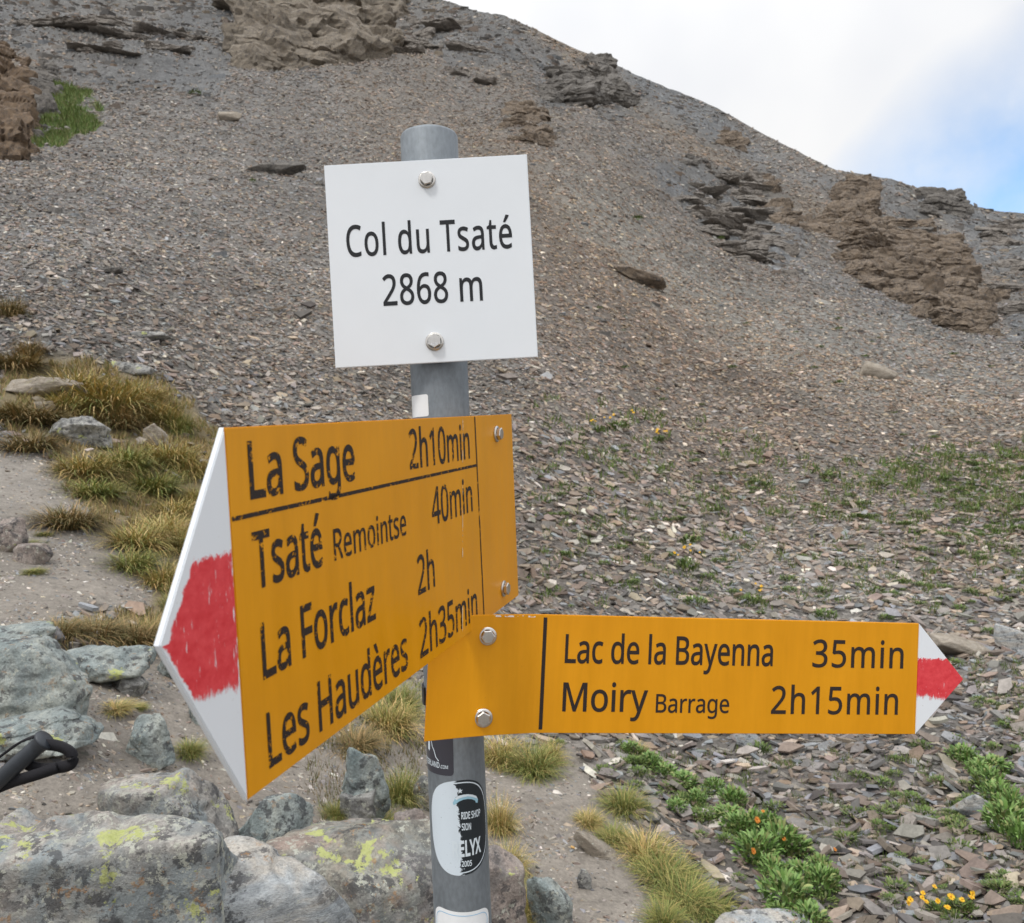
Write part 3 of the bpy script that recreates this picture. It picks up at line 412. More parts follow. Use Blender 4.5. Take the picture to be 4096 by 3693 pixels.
bm.faces.new(rings[-1])
# pole frame: z along the axis, -y towards the camera
zc = np.array(axis); yc = np.array(((pt + pb) / 2 - Vector((0, 0, H))).normalized()); yc = yc - (yc @ zc) * zc; yc /= np.linalg.norm(yc); xc = np.cross(yc, zc)
pm = np.eye(4); pm[:3, 0] = xc; pm[:3, 1] = yc; pm[:3, 2] = zc; pm[:3, 3] = np.array(base)
PM = Matrix(pm.tolist())
pole = link('pole', bm_mesh('pole', bm, True), M_GALV, post); pole.matrix_local = to_post(PM)
def pole_coords(px, py):
    """photo pixel on the pole -> (angle, height) in the pole frame"""
    d = (P3(px, py, 1.0) - Vector((0, 0, H))); inv = PM.inverted(); o = inv @ Vector((0, 0, H)); d = inv.to_3x3() @ d
    a = d.x ** 2 + d.y ** 2; b = 2 * (o.x * d.x + o.y * d.y); c = o.x ** 2 + o.y ** 2 - PR ** 2; q = b * b - 4 * a * c
    t = (-b - math.sqrt(max(q, 0))) / (2 * a); p = o + d * t
    return math.atan2(p.x, -p.y), p.z
def wrap_pt(s, h, r): return (r * math.sin(s / PR), -r * math.cos(s / PR), h)    # s: arc length from the front line

# ---- white name plate
Mp, wd = board_frame([(1295.7, 662), (2107.9, 619.3), (2154.3, 1430.7), (1344.3, 1472.9)], .2015)
plate = link('name_plate', prism_mesh('name_plate', [(0, -.2015), (wd, -.2015), (wd, 0), (0, 0)], .003), M_WHITE, post); plate.matrix_local = to_post(Mp)
plate['label'] = 'white square name plate at the top of the pole'
h = .2015
lettering('Col du Tsaté', .089 * h, .907 * h, -.455 * h, .151 * h, M_LET_DARK, plate, .008, spacing=.03)
lettering('2868 m', .255 * h, .747 * h, -.705 * h, .149 * h, M_LET_DARK, plate, .008, spacing=.015)
bolt(plate, .503 * h, -.099 * h, 0, .98, .2); bolt(plate, .497 * h, -.896 * h, 0, 1.05, .5, True)

# ---- left arrow board
h = .208
Ml, wd = board_frame([(899, 1710.6), (2046, 1659), (2075, 2384), (994.3, 3200)], h)
k = wd / 2.33                                   # table units (width 2.33) -> metres
lb = link('direction_board', prism_mesh('direction_board', [(0, -h), (wd, -h), (wd, 0), (0, 0)], .0042), M_ORANGE, post); lb.matrix_local = to_post(Ml)
lb['label'] = 'large orange board pointing left with four destinations'
tipw = .272 * h
at = link('arrow_tip', prism_mesh('arrow_tip', [(-.0002, -h), (-.0002, 0), (-tipw, -.497 * h)][::-1], .0042), m_tip('white_tip_with_red_brush', h, -.69 * h, -.320 * h, .0012), lb)
rows = [-.196 * h, -.445 * h, -.7005 * h, -.955 * h]; cp = .153 * h
lettering('La Sage', .085 * k, .646 * k, rows[0], cp, M_LET_OLD, lb, .013)
lettering('2h10min', 1.064 * k, 1.697 * k, rows[0], cp, M_LET_OLD, lb, .009)
lettering('Tsaté', .080 * k, .422 * k, rows[1], cp, M_LET_OLD, lb, .013)
lettering('Remointse', .487 * k, 1.006 * k, rows[1], .100 * h, M_LET_OLD, lb, .008, spacing=.01)
lettering('40min', 1.248 * k, 1.703 * k, rows[1], cp, M_LET_OLD, lb, .008)
lettering('La Forclaz', .093 * k, .736 * k, rows[2], cp, M_LET_OLD, lb, .012)
lettering('2h', 1.084 * k, 1.246 * k, rows[2], cp, M_LET_OLD, lb, .008)
lettering('Les Haudères', .095 * k, .966 * k, rows[3], cp, M_LET_OLD, lb, .011)
lettering('2h35min', 1.076 * k, 1.708 * k, rows[3], cp, M_LET_OLD, lb, .008)
link('divider_line', rect_mesh('divider_line', [(.001, -.2475 * h), (1.775 * k, -.2425 * h), (1.775 * k, -.2300 * h), (.001, -.235 * h)]), M_LET_OLD, lb)
link('divider_line', rect_mesh('divider_line', [(1.773 * k, -.004 * h), (1.785 * k, -.978 * h), (1.797 * k, -.978 * h), (1.785 * k, -.004 * h)][::-1][::-1], .00035), M_LET_OLD, lb)
sc_m = NT('pale_scratch'); sc_m.p(Base_Color=(.80, .68, .45), Roughness=.5, Alpha=sc_m.ramp(sc_m.noise(45, 4, .7), (.50, 0), (.60, .95)))
link('scratch', rect_mesh('scratch', [(1.622 * k, -.01 * h), (1.505 * k, -.998 * h), (1.513 * k, -.998 * h), (1.630 * k, -.01 * h)], .0005), sc_m.m, lb)
bolt(lb, 2.075 * k, -.098 * h, 0, 1.0, .25); bolt(lb, 2.085 * k, -.905 * h, 0, 1.0, .45)

# ---- right arrow board (its left end is bent towards the viewer)
h = .1176
Mr, wd = board_frame([(2183, 2459.5), (3676.6, 2501), (3662.6, 2943.6), (2163, 2933)], h)
k = wd / 3.455
zf = lambda x: .026 * (max(0, .001 - x) / (1.0 * k)) ** 1.5
x0 = -.985 * k
segs = [x0 + (0 - x0) * i / 14 for i in range(1, 15)]
rb = link('direction_board', prism_mesh('direction_board', [(x0, -1.000 * h), (wd, -h), (wd, 0), (x0, 0)], .0040, segs, .0005, zf), M_ORANGE, post); rb.matrix_local = to_post(Mr)
rb['label'] = 'narrow orange board pointing right with two destinations'
link('arrow_tip', prism_mesh('arrow_tip', [(wd + .0002, -h), (wd + .462 * k, -.499 * h), (wd + .0002, 0)], .0040), m_tip('white_tip_with_red_brush_right', h, -.665 * h, -.31 * h, -1.5, 1, wd), rb)
cp = .2385 * h
lettering('Lac de la Bayenna', .182 * k, 2.058 * k, -.4015 * h, cp, M_LET_NEW, rb, .010)
lettering('35min', 2.432 * k, 3.311 * k, -.405 * h, cp, M_LET_NEW, rb, .008, spacing=.035)
lettering('Moiry', .180 * k, .930 * k, -.812 * h, cp, M_LET_NEW, rb, .009, zf=None)
lettering('Barrage', 1.004 * k, 1.670 * k, -.818 * h, .156 * h, M_LET_NEW, rb, .008)
lettering('2h15min', 2.060 * k, 3.273 * k, -.821 * h, cp, M_LET_NEW, rb, .008, spacing=.035)
link('divider_line', rect_mesh('divider_line', [(-.0165 * k, -.968 * h), (.0145 * k, -.968 * h), (.0145 * k, -.022 * h), (-.0165 * k, -.022 * h)], .0004), M_LET_NEW, rb)
chm = NT('chipped_edge'); chm.p(Base_Color=(.78, .76, .74), Roughness=.5, Alpha=chm.ramp(chm.noise(150, 4, .7), (.50, 0), (.54, 1)))
link('chipped_edge', rect_mesh('chipped_edge', [(-.46 * k, -.016 * h), (-.10 * k, -.012 * h), (-.10 * k, .0), (-.46 * k, .0)][::1], zf(-.4 * k) * 1.05 + .0006), chm.m, rb)
bolt(rb, -.498 * k, -.174 * h, zf(-.498 * k), 1.02, .1); bolt(rb, -.502 * k, -.849 * h, zf(-.502 * k), 1.05, .6)
# clamp strap behind the right board, just seen at the pole's left edge
bm = bmesh.new(); r0, r1 = PR + .0004, PR + .0024; a0, hh = pole_coords(1712, 2790)
for zz in (0, .018):
    pass
n = 40; vv = []
for k_ in range(n + 1):
    a = -math.pi * .62 + 2 * math.pi * .62 * k_ / n + math.pi
    a = a0 - .15 - k_ / n * 2.6
    vv.append([bm.verts.new((r * math.sin(a), -r * math.cos(a), hh + z_)) for r, z_ in ((r0, -.009), (r1, -.009), (r1, .009), (r0, .009))])
for a, b in zip(vv, vv[1:]):
    for j in range(4): bm.faces.new((a[j], a[(j + 1) % 4], b[(j + 1) % 4], b[j]))
bm.faces.new(vv[0]); bm.faces.new(vv[-1][::-1]); bmesh.ops.recalc_face_normals(bm, faces=bm.faces)
cl = link('clamp', bm_mesh('clamp', bm), m_plain('black_rubber', (.02, .02, .022), .5), post); cl.matrix_local = to_post(PM)

# ---- stickers wrapped on the pole
def wrapped(name, outline, s0, h0, mat, parent, r, step=.0015, tilt=0.0, mtx=True):
    """outline in sticker metres (x right, y up) wrapped on the pole about (s0,h0)"""
    bm = bmesh.new(); vs = [bm.verts.new((x, y, 0)) for x, y in outline]; bm.faces.new(vs)
    x = min(o[0] for o in outline) + step
    while x < max(o[0] for o in outline):
        bmesh.ops.bisect_plane(bm, geom=bm.verts[:] + bm.edges[:] + bm.faces[:], plane_co=(x, 0, 0), plane_no=(1, 0, 0)); x += step
    return wrap_bm(name, bm, s0, h0, mat, parent, r, tilt)
def wrap_bm(name, bm, s0, h0, mat, parent, r, tilt=0.0):
    bmesh.ops.triangulate(bm, faces=[f for f in bm.faces if len(f.verts) > 4])
    me = bpy.data.meshes.new(name); bm.to_mesh(me); bm.free()
    uv = [v.co.copy() for v in me.vertices]
    a = me.attributes.new('suv', 'FLOAT_VECTOR', 'POINT'); a.data.foreach_set('vector', [c for v in uv for c in (v.x, v.y, 0)])
    ct, st = math.cos(tilt), math.sin(tilt)
    for v, q in zip(me.vertices, uv):
        v.co = wrap_pt(s0 + q.x * ct - q.y * st, h0 + q.x * st + q.y * ct, r)
    me.update()
    if sum(p.normal.dot(Vector((p.center.x, p.center.y, 0))) for p in me.polygons) < 0: me.flip_normals()
    o = link(name, me, mat, parent)
    if parent is post: o.matrix_local = to_post(PM)
    return o
def wrap_text(s, x0, y0, x1, cap, s0, h0, mat, parent, r, bold, tilt, spacing=0):
    V, Fc = text_geo(s, x1 - x0, cap, bold, spacing); bm = bmesh.new(); vv = [bm.verts.new((x0 + a, y0 + b, 0)) for a, b in V]
    for f in Fc:
        try: bm.faces.new([vv[i] for i in f])
        except ValueError: pass
    return wrap_bm('lettering', bm, s0, h0, mat, parent, r, tilt)
def rrect(w_, h_, r_, n=6):
    o = []
    for cx, cy, a0 in ((w_ / 2 - r_, h_ / 2 - r_, 0), (-w_ / 2 + r_, h_ / 2 - r_, 90), (-w_ / 2 + r_, -h_ / 2 + r_, 180), (w_ / 2 - r_, -h_ / 2 + r_, 270)):
        for i in range(n + 1):
            a = math.radians(a0 + 90 * i / n); o.append((cx + r_ * math.cos(a), cy + r_ * math.sin(a)))
    return o
def spos(px, py): a, hh = pole_coords(px, py); return a * PR, hh
M_STW = m_plain('white_sticker_vinyl', (.80, .82, .84), .35, 0, .4, .04, 60)
M_STD = m_plain('dark_sticker_vinyl', (.045, .045, .058), .3)
M_PRINT = m_plain('white_print', (.64, .72, .78), .5)
# small blank white sticker under the name plate
s1, h1 = spos(1649, 1625); s2, _ = spos(1714, 1625)
tl_, ht = spos(1680, 1580); _, hb = spos(1680, 1668)
st = wrapped('sticker', rrect(s2 - s1, ht - hb, .0022), (s1 + s2) / 2, (ht + hb) / 2, M_STW, post, PR + .00025)
st['label'] = 'small blank white sticker below the name plate'
# dark square sticker below the boards
sr, hc = spos(1815, 3050); _, hb = spos(1790, 3102); wS = .052
st = wrapped('sticker', rrect(wS, .050, .004), sr - wS / 2, hb + .025, M_STD, post, PR + .00025, tilt=-.02)
st['label'] = 'dark sticker with a white mountain line'
cs, ch_ = sr - wS / 2, hb + .025
wrap_text('SWITZERLAND', -.0225, -.0180, .0110, .0056, cs, ch_, M_PRINT, st, PR + .0005, .012, -.02)
wrap_text('.COM', .0117, -.0180, .0203, .0034, cs, ch_, M_PRINT, st, PR + .0005, .012, -.02)
lx = [(-.0035, .014), (.0000, .0085), (.0015, .0020), (.0040, -.0020), (.0060, -.0080), (.0095, -.0115)]
bm = bmesh.new(); a = [bm.verts.new((x, y, 0)) for x, y in lx]; b = [bm.verts.new((x + .0009, y + .0004, 0)) for x, y in lx]
for i in range(len(lx) - 1): bm.faces.new((a[i], b[i], b[i + 1], a[i + 1]))
wrap_bm('mountain_outline', bm, cs, ch_, M_PRINT, st, PR + .0005)
wrapped('mountain_outline', [(-.0030, .0120), (-.0052, .0060), (-.0062, -.0020), (-.0040, -.0040), (-.0022, -.0010), (-.0022, .0060)], cs, ch_, M_PRINT, st, PR + .0005)
# oval half worn sticker
sl_, _ = spos(1500 + 495 * .4633, 2850 + 950 * .4633); sr_, _ = spos(1500 + 962 * .4633, 2850 + 1000 * .4633)
_, ht = spos(1500 + 745 * .4633, 2850 + 585 * .4633); _, hb = spos(1500 + 720 * .4633, 2850 + 1410 * .4633)
OW, OH = (sr_ - sl_), (ht - hb)
cs, ch_ = (sl_ + sr_) / 2, (ht + hb) / 2
t = NT('oval_sticker_print'); sv = t.attr('suv', 'Vector'); X, Y, Z = t.xyz(sv)
ex = t.ma('POWER', t.ma('ABSOLUTE', t.ma('DIVIDE', X, OW / 2)), 2.5); ey = t.ma('POWER', t.ma('ABSOLUTE', t.ma('DIVIDE', Y, OH / 2)), 2.5); rr = t.ma('ADD', ex, ey)
worn = t.ma('ADD', X, t.ma('MULTIPLY', t.ma('SUBTRACT', t.noise(150, 6, .75, sv), .5), .022))
left = t.ma('MULTIPLY', t.ma('SUBTRACT', -.0012, worn), 2500, clamp=True)
ring = t.ma('MULTIPLY', t.ma('GREATER_THAN', rr, .845), t.ma('LESS_THAN', rr, .90))
speck = t.ma('GREATER_THAN', t.noise(420, 3, .7, sv), .70)
f = t.ma('MAXIMUM', t.ma('MULTIPLY', left, t.ma('SUBTRACT', 1, speck)), ring)
t.p(Base_Color=t.mix(f, (.012, .018, .024), (.62, .70, .77)), Roughness=.35)
ov = []
for i in range(64):
    a = 2 * math.pi * i / 64; c_, s_ = math.cos(a), math.sin(a); e = 2 / 2.5
    ov.append((OW / 2 * math.copysign(abs(c_) ** e, c_), OH / 2 * math.copysign(abs(s_) ** e, s_)))
st = wrapped('sticker', ov, cs, ch_, t.m, post, PR + .00025, .0012, .03)
st['label'] = 'oval black and white sticker with worn left half'
def ovpos(zx, zy):
    s, h_ = spos(1500 + zx * .4633, 2850 + zy * .4633); return s - cs, h_ - ch_
def ovtext(s, xl, yl, xr, yr, caph, bold, mat=M_PRINT):
    a = ovpos(xl, yl); b = ovpos(xr, yr); tl = math.atan2(b[1] - a[1], b[0] - a[0]); V, Fc = text_geo(s, math.hypot(b[0] - a[0], b[1] - a[1]), caph, bold)
    bm = bmesh.new(); vv = [bm.verts.new((a[0] + p * math.cos(tl) - q * math.sin(tl) * .3, a[1] + p * math.sin(tl) + q, 0)) for p, q in V]
    for f in Fc:
        try: bm.faces.new([vv[i] for i in f])
        except ValueError: pass
    wrap_bm('lettering', bm, cs, ch_, mat, st, PR + .0005)
mm = .4633 / F * (PZ - PR)
ovtext('RIDE SHOP', 745, 920, 905, 888, 58 * mm, .022)
ovtext('SION', 748, 1015, 828, 1008, 55 * mm, .022)
ovtext('RELYX', 672, 1243, 912, 1196, 128 * mm, .030)
ovtext('2005', 748, 1330, 836, 1320, 46 * mm, .022)
def star(cx, cy, r_):
    a = ovpos(cx, cy); return [(a[0] + (r_ if i % 2 == 0 else r_ * .42) * math.sin(math.pi * i / 5), a[1] + (r_ if i % 2 == 0 else r_ * .42) * math.cos(math.pi * i / 5)) for i in range(10)]
wrapped('star_mark', star(734, 678, 25 * mm), cs, ch_, M_PRINT, st, PR + .0005); wrapped('star_mark', star(684, 645, 14 * mm), cs, ch_, M_PRINT, st, PR + .0005)
can = [(690, 742), (720, 722), (760, 712), (800, 708), (840, 712), (872, 725), (886, 748), (883, 778), (868, 778), (862, 760), (835, 748), (800, 745), (760, 752), (725, 768), (700, 788), (680, 800), (672, 780)]
wrapped('canopy_mark', [ovpos(*q) for q in can], cs, ch_, m_plain('pale_blue_print', (.30, .52, .64), .5), st, PR + .0005)
can2 = [(690, 738), (720, 718), (760, 708), (800, 704), (840, 708), (870, 720), (882, 742), (862, 736), (835, 727), (800, 722), (760, 730), (725, 742), (700, 755)]
wrapped('canopy_mark', [ovpos(*q) for q in can2], cs, ch_, M_PRINT, st, PR + .0007)
# white sticker with blue line cut by the lower frame edge
a = spos(1500 + 518 * .4633, 2850 + 1750 * .4633); b = spos(1500 + 972 * .4633, 2850 + 1810 * .4633)
wB = b[0] - a[0]; _, ht = spos(1500 + 700 * .4633, 2850 + 1725 * .4633)
st = wrapped('sticker', rrect(wB, .075, .012), (a[0] + b[0]) / 2, ht - .0375, M_STW, post, PR + .00025, tilt=-.10)
st['label'] = 'white sticker with a thin blue line low on the pole'
bm = bmesh.new(); o1 = rrect(wB - .006, .068, .010); o2 = rrect(wB - .0072, .0668, .0094)
a_ = [bm.verts.new((x, y, 0)) for x, y in o1]; b_ = [bm.verts.new((x, y, 0)) for x, y in o2]
for i in range(len(a_)): j = (i + 1) % len(a_); bm.faces.new((a_[i], a_[j], b_[j], b_[i]))
x = -.03
while x < .03: bmesh.ops.bisect_plane(bm, geom=bm.verts[:] + bm.edges[:] + bm.faces[:], plane_co=(x, 0, 0), plane_no=(1, 0, 0)); x += .002
wrap_bm('blue_line', bm, (a[0] + b[0]) / 2, ht - .0375, m_plain('blue_print', (.25, .50, .72), .5), st, PR + .0005, -.10)

# ------------------------------------------------------------------ terrain: one sheet from the feet to the skyline
OV = 2.02873
PYS = np.array([3500, 2600, 1820, 1600, 1400, 1200, 1000, 850, 700, 600, 500, 400, 300, 200, 100, 0, -200, -420], float)
PXS = np.array([-1500, 100, 600, 1000, 1500, 2000, 3500], float)
TAB = np.array([
    [.9, 1.3, 1.9, 2.3, 2.9, 3.9, 5.5, 7.2, 9.5, 12.5, 17, 25, 38, 58, 95, 150, 300, 520],
    [.9, 1.3, 2.0, 2.5, 3.2, 4.5, 6.5, 8.6, 11.3, 14.8, 20, 29, 45, 68, 110, 165, 330, 560],
    [.9, 1.35, 2.2, 2.8, 3.8, 5.3, 7.8, 10.5, 14.5, 19, 26, 37, 55, 82, 125, 180, 330, 550],
    [1.0, 1.4, 2.4, 3.2, 4.6, 6.9, 9.9, 13, 18, 24, 32, 45, 65, 98, 140, 190, 300, 500],
    [1.0, 1.5, 2.7, 3.7, 5.2, 8.0, 13, 19, 29, 42, 60, 85, 130, 190, 250, 300, 400, 520],
    [1.1, 1.6, 2.9, 4.1, 5.8, 8.8, 15, 24, 42, 65, 100, 155, 220, 300, 380, 450, 520, 620],
    [1.2, 1.8, 3.2, 4.6, 6.8, 11, 19, 30, 55, 85, 130, 200, 280, 360, 440, 520, 600, 700]])
SKX = [-1500, -400, 0, 460, 885, 1000, 1100, 1160, 1200, 1300, 1415, 1500, 1570, 1650, 1750, 1850, 1900, 2019, 2300, 3500]
SKY_ = [-520, -480, -400, -190, 0, 42, 82, 104, 122, 165, 212, 255, 290, 332, 357, 386, 400, 412, 450, 600]
def skyline(px): return np.interp(px, SKX, SKY_)
def r_of(px, py):
    px = np.asarray(px, float); py = np.asarray(py, float)
    lt = np.log(TAB); j = np.clip(np.searchsorted(PXS, px) - 1, 0, len(PXS) - 2); f = np.clip((px - PXS[j]) / (PXS[j + 1] - PXS[j]), 0, 1); f = f * f * (3 - 2 * f) * .5 + f * .5
    i = np.clip(np.searchsorted(-PYS, -py) - 1, 0, len(PYS) - 2); g = np.clip((PYS[i] - py) / (PYS[i] - PYS[i + 1]), 0, 1)
    a = lt[j, i] * (1 - g) + lt[j, i + 1] * g; b = lt[j + 1, i] * (1 - g) + lt[j + 1, i + 1] * g
    return np.exp(a * (1 - f) + b * f)
def ray(px, py):
    v = np.stack([(np.asarray(px) * OV - 2048) / F, (np.asarray(py) * OV - 1846.5) / F, np.ones_like(np.asarray(px, float))], -1) @ CW.T
    return v / np.hypot(v[..., 0], v[..., 1])[..., None]          # unit horizontal length
GX = np.concatenate([np.linspace(-1500, -80, 70)[:-1], np.linspace(-80, 2100, 900), np.linspace(2100, 3500, 70)[1:]])
tt = np.concatenate([np.linspace(0, 1, 40)[:-1] ** 1, [1.0]])
NR = 760
GPX = np.tile(GX, (NR, 1)); GPY = np.zeros_like(GPX)
sk = skyline(GX)
lo = np.linspace(3500, 1880, 50)[:, None] * np.ones_like(GX)[None]
GPY[:50] = lo; u = np.linspace(0, 1, NR - 50)[:, None]; GPY[50:] = 1865 + (sk[None] - 1865) * u
GR = r_of(GPX, GPY)
k5 = np.array([1, 2, 3, 4, 3, 2, 1], float); k5 /= k5.sum(); LR = np.log(GR)
for _ in range(6):                                                 # soften the kinks of the depth table
    Pd = np.pad(LR, ((3, 3), (0, 0)), 'edge'); LR = sum(k5[i] * Pd[i:i + NR] for i in range(7))
GR = np.exp(LR)
GD = ray(GPX, GPY); GP = GD * GR[..., None]; GP[..., 2] += H
# soft-edged image-space regions become ground patches of the place
def inpoly(px, py, poly):
    c = np.zeros(px.shape, bool); n = len(poly)
    for i in range(n):
        x1, y1 = poly[i - 1]; x2, y2 = poly[i]
        c ^= ((y1 > py) != (y2 > py)) & (px < (x2 - x1) * (py - y1) / (y2 - y1 + 1e-9) + x1)
    return c
def region(px, py, polys, warp=25, s=0):
    q = np.stack([px / 60, py / 40, px * 0], -1); q2 = q * 4
    wx = px + warp * (vnoise(q, s) + .6 * vnoise(q2, s + 1)); wy = py + warp * .7 * (vnoise(q, s + 2) + .6 * vnoise(q2, s + 3))
    o = np.zeros(px.shape, bool)
    for p in polys: o |= inpoly(wx, wy, p)
    return o
PATH = [[(-1500, 860), (60, 880), (190, 960), (230, 1060), (360, 1110), (350, 1190), (120, 1215), (60, 1260), (-1500, 1260)],
        [(-1500, 1300), (330, 1290), (700, 1300), (880, 1350), (960, 1480), (1130, 1470), (1180, 1560), (1290, 1640), (1390, 1740), (1500, 1900), (1600, 3600), (-1500, 3600)]]
GRASSY = [[(0, 700), (200, 715), (330, 760), (440, 850), (440, 1000), (340, 1290), (80, 1250), (300, 1200), (330, 1110), (200, 1050), (110, 950), (100, 880), (0, 850)]]
DARKR = [[(-400, -400), (700, -300), (1000, 30), (1050, 110), (900, 150), (820, 60), (700, 110), (470, 120), (430, 190), (330, 170), (200, 150), (60, 90), (-400, 60)],
         [(1050, 100), (1240, 130), (1420, 215), (1600, 310), (1420, 290), (1260, 240), (1050, 190)],
         [(1560, 330), (1900, 400), (2019, 420), (2400, 460), (2400, 800), (1990, 640), (1960, 560), (1890, 440), (1700, 400)],
         [(1290, 320), (1520, 330), (1590, 470), (1540, 530), (1400, 430), (1300, 380)]]
BROWN = [[(1060, 420), (1180, 480), (1320, 620), (1480, 700), (1640, 820), (1500, 1010), (1300, 1150), (1020, 1210), (1000, 860), (1050, 700)]]
FINE = [[(1080, 330), (1260, 420), (1500, 560), (1750, 600), (1900, 660), (2100, 760), (2100, 880), (1700, 800), (1450, 660), (1260, 560), (1110, 440)]]
GREEN = [[(60, 140), (150, 150), (205, 210), (150, 265), (20, 300), (60, 250), (110, 200)],
         [(1790, 900), (1960, 880), (2100, 940), (2100, 1120), (1960, 1080), (1860, 1000), (1760, 960), (1640, 940)]]
px, py = GPX, GPY
rD, rG, rK, rB, rF, rV = [region(px, py, p, wv, i * 5) for i, (p, wv) in enumerate([(PATH, 22), (GRASSY, 14), (DARKR, 26), (BROWN, 40), (FINE, 30), (GREEN, 22)])]
C = np.empty(px.shape + (3,)); C[:] = (.150, .138, .125)  # dark scree base: shade of the gaps between flakes put into the colour
C[rF] = (.165, .160, .148); C[rK] = (.130, .129, .127); C[rB] = (.138, .122, .108); C[rD] = (.222, .200, .174); C[rG] = (.180, .145, .085)
for _ in range(5):
    Pd = np.pad(C, ((3, 3), (0, 0), (0, 0)), 'edge'); C = sum(k5[i] * Pd[i:i + NR] for i in range(7)); Pd = np.pad(C, ((0, 0), (3, 3), (0, 0)), 'edge'); C = sum(k5[i] * Pd[:, i:i + C.shape[1]] for i in range(7))
def streaks(P, R):
    """bands of coarser and finer debris running down the fall line: (tone, warmth)"""
    a = P[..., 0] * .97 + P[..., 1] * .25; b = P[..., 1] * .97 - P[..., 0] * .25; z = a * 0; fw = np.clip((R - 14) / 30, 0, 1)
    t1 = fbm(np.stack([a * .10, b * .012, z], -1), 4, 611) * fw + fbm(np.stack([a * .55, b * .10, z], -1), 3, 622) * (1 - fw)
    t2 = fbm(np.stack([a * .07 + 9, b * .010, z], -1), 3, 633); t3 = fbm(np.stack([a * .3, b * .25, z], -1), 3, 644)
    return 1 + .26 * t1 + .18 * t3, t2
st_, wm_ = streaks(GP, GR); C *= np.where(rD | rG, 1, st_)[..., None] * (1 + .10 * wm_[..., None] * np.array([1.0, .1, -1.0]))
pat = fbm(GP * [.5, .5, .8], 4, 50); C *= (1 + .16 * pat)[..., None]
vg = (fbm(GP * [1.3, 1.3, 1.3], 4, 90) > .10) & rV; C[vg] = (.060, .085, .025)
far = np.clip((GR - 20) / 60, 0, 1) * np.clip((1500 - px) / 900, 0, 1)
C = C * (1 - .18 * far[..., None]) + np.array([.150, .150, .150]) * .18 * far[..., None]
# relief
sp = GR * 2.4 / 1528
dz = np.zeros_like(GR); rk = rK.astype(float)
for kk in range(3):
    Pd = np.pad(rk, 3, 'edge'); rk = sum(k5[i] * Pd[i:i + NR, 3:-3] for i in range(7)); Pd = np.pad(rk, 3, 'edge'); rk = sum(k5[i] * Pd[3:-3, i:i + rk.shape[1]] for i in range(7))
for q, (Lw, am) in enumerate([(.09, .10), (.22, .09), (.55, .07), (1.4, .05), (3.5, .035), (9, .028), (24, .02)]):
    wgt = np.clip((Lw - 1.5 * sp) / (2 * sp), 0, 1) * np.clip((GR * .55 - Lw) / (GR * .3), 0, 1)
    if wgt.max() <= 0: continue
    nn = vnoise(GP / Lw + q * 3.7, 200 + q); soft = np.where(rD | rG, .35, 1)
    dz += wgt * am * Lw * nn * soft * (1 + 1.3 * rk)
dip = GP[..., 2] + .10 * GP[..., 0] + .9 * fbm(GP * .09, 3, 300)
for per, am, sd in ((3.1, .9, 1), (1.15, .75, 2)):
    ok = np.clip((per - 3 * sp) / (3 * sp), 0, 1); loc_ = np.clip(.5 + 1.8 * fbm(GP * [.12, .12, .3], 3, 310 + sd), 0, 1)
    f_ = dip / per + .35 * fbm(GP * [.3, .3, .6], 3, 320 + sd); fr = f_ - np.floor(f_)
    tr = np.where(fr < .80, fr * .15, .12 + (fr - .80) * 4.4); dz += ok * rk * loc_ * am * per * (tr - fr) * .30
gul = vnoise(np.stack([GP[..., 0] * .055 - GP[..., 1] * .02, GP[..., 1] * .006, GP[..., 0] * 0], -1), 77)
dz += np.clip((GR - 25) / 60, 0, 1) * gul * 2.2
edge = np.clip((GPY - sk[None]) / 60, 0, 1)
dz = dz * (.45 + .55 * edge)
GP[..., 2] += dz
back = []; last = GP[-1].copy()
for kf, dzf in ((1.06, .012), (1.25, .16), (1.8, .75)):
    b_ = last.copy(); rr_ = np.hypot(b_[:, 0], b_[:, 1]); b_[:, :2] *= kf; b_[:, 2] -= rr_ * dzf; back.append(b_)
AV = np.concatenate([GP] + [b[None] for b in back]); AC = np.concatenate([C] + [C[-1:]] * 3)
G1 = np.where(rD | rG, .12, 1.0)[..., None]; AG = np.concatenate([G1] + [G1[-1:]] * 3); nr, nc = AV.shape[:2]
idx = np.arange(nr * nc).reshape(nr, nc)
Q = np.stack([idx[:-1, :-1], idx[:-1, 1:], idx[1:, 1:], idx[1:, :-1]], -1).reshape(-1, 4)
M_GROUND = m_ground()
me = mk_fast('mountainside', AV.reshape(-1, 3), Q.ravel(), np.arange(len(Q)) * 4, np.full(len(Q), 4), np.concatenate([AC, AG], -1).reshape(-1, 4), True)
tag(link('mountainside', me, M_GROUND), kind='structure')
bmg = bmesh.new(); n = 96                                          # level ground behind and beyond, reaching the horizon
rr = [0, 1.2, 3, 8, 25, 80, 300, 1500, 4500]; rings = []
for r in rr[1:]: rings.append([bmg.verts.new((r * math.cos(2 * math.pi * i / n), r * math.sin(2 * math.pi * i / n), -.12 - (.002 * r if r < 100 else 2 + r * .05))) for i in range(n)])
c0 = bmg.verts.new((0, 0, -.12))
for i in range(n): bmg.faces.new((c0, rings[0][i], rings[0][(i + 1) % n]))
for a, b in zip(rings, rings[1:]):
    for i in range(n): bmg.faces.new((a[i], b[i], b[(i + 1) % n], a[(i + 1) % n]))
for v in bmg.verts:
    if v.co.y > 0: v.co.z -= .5 + v.co.y * .15
me = bm_mesh('ground', bmg, True); a = me.color_attributes.new('col', 'FLOAT_COLOR', 'POINT'); a.data.foreach_set('color', [.2, .18, .155, 1] * len(me.vertices))
tag(link('ground', me, M_GROUND), kind='structure')

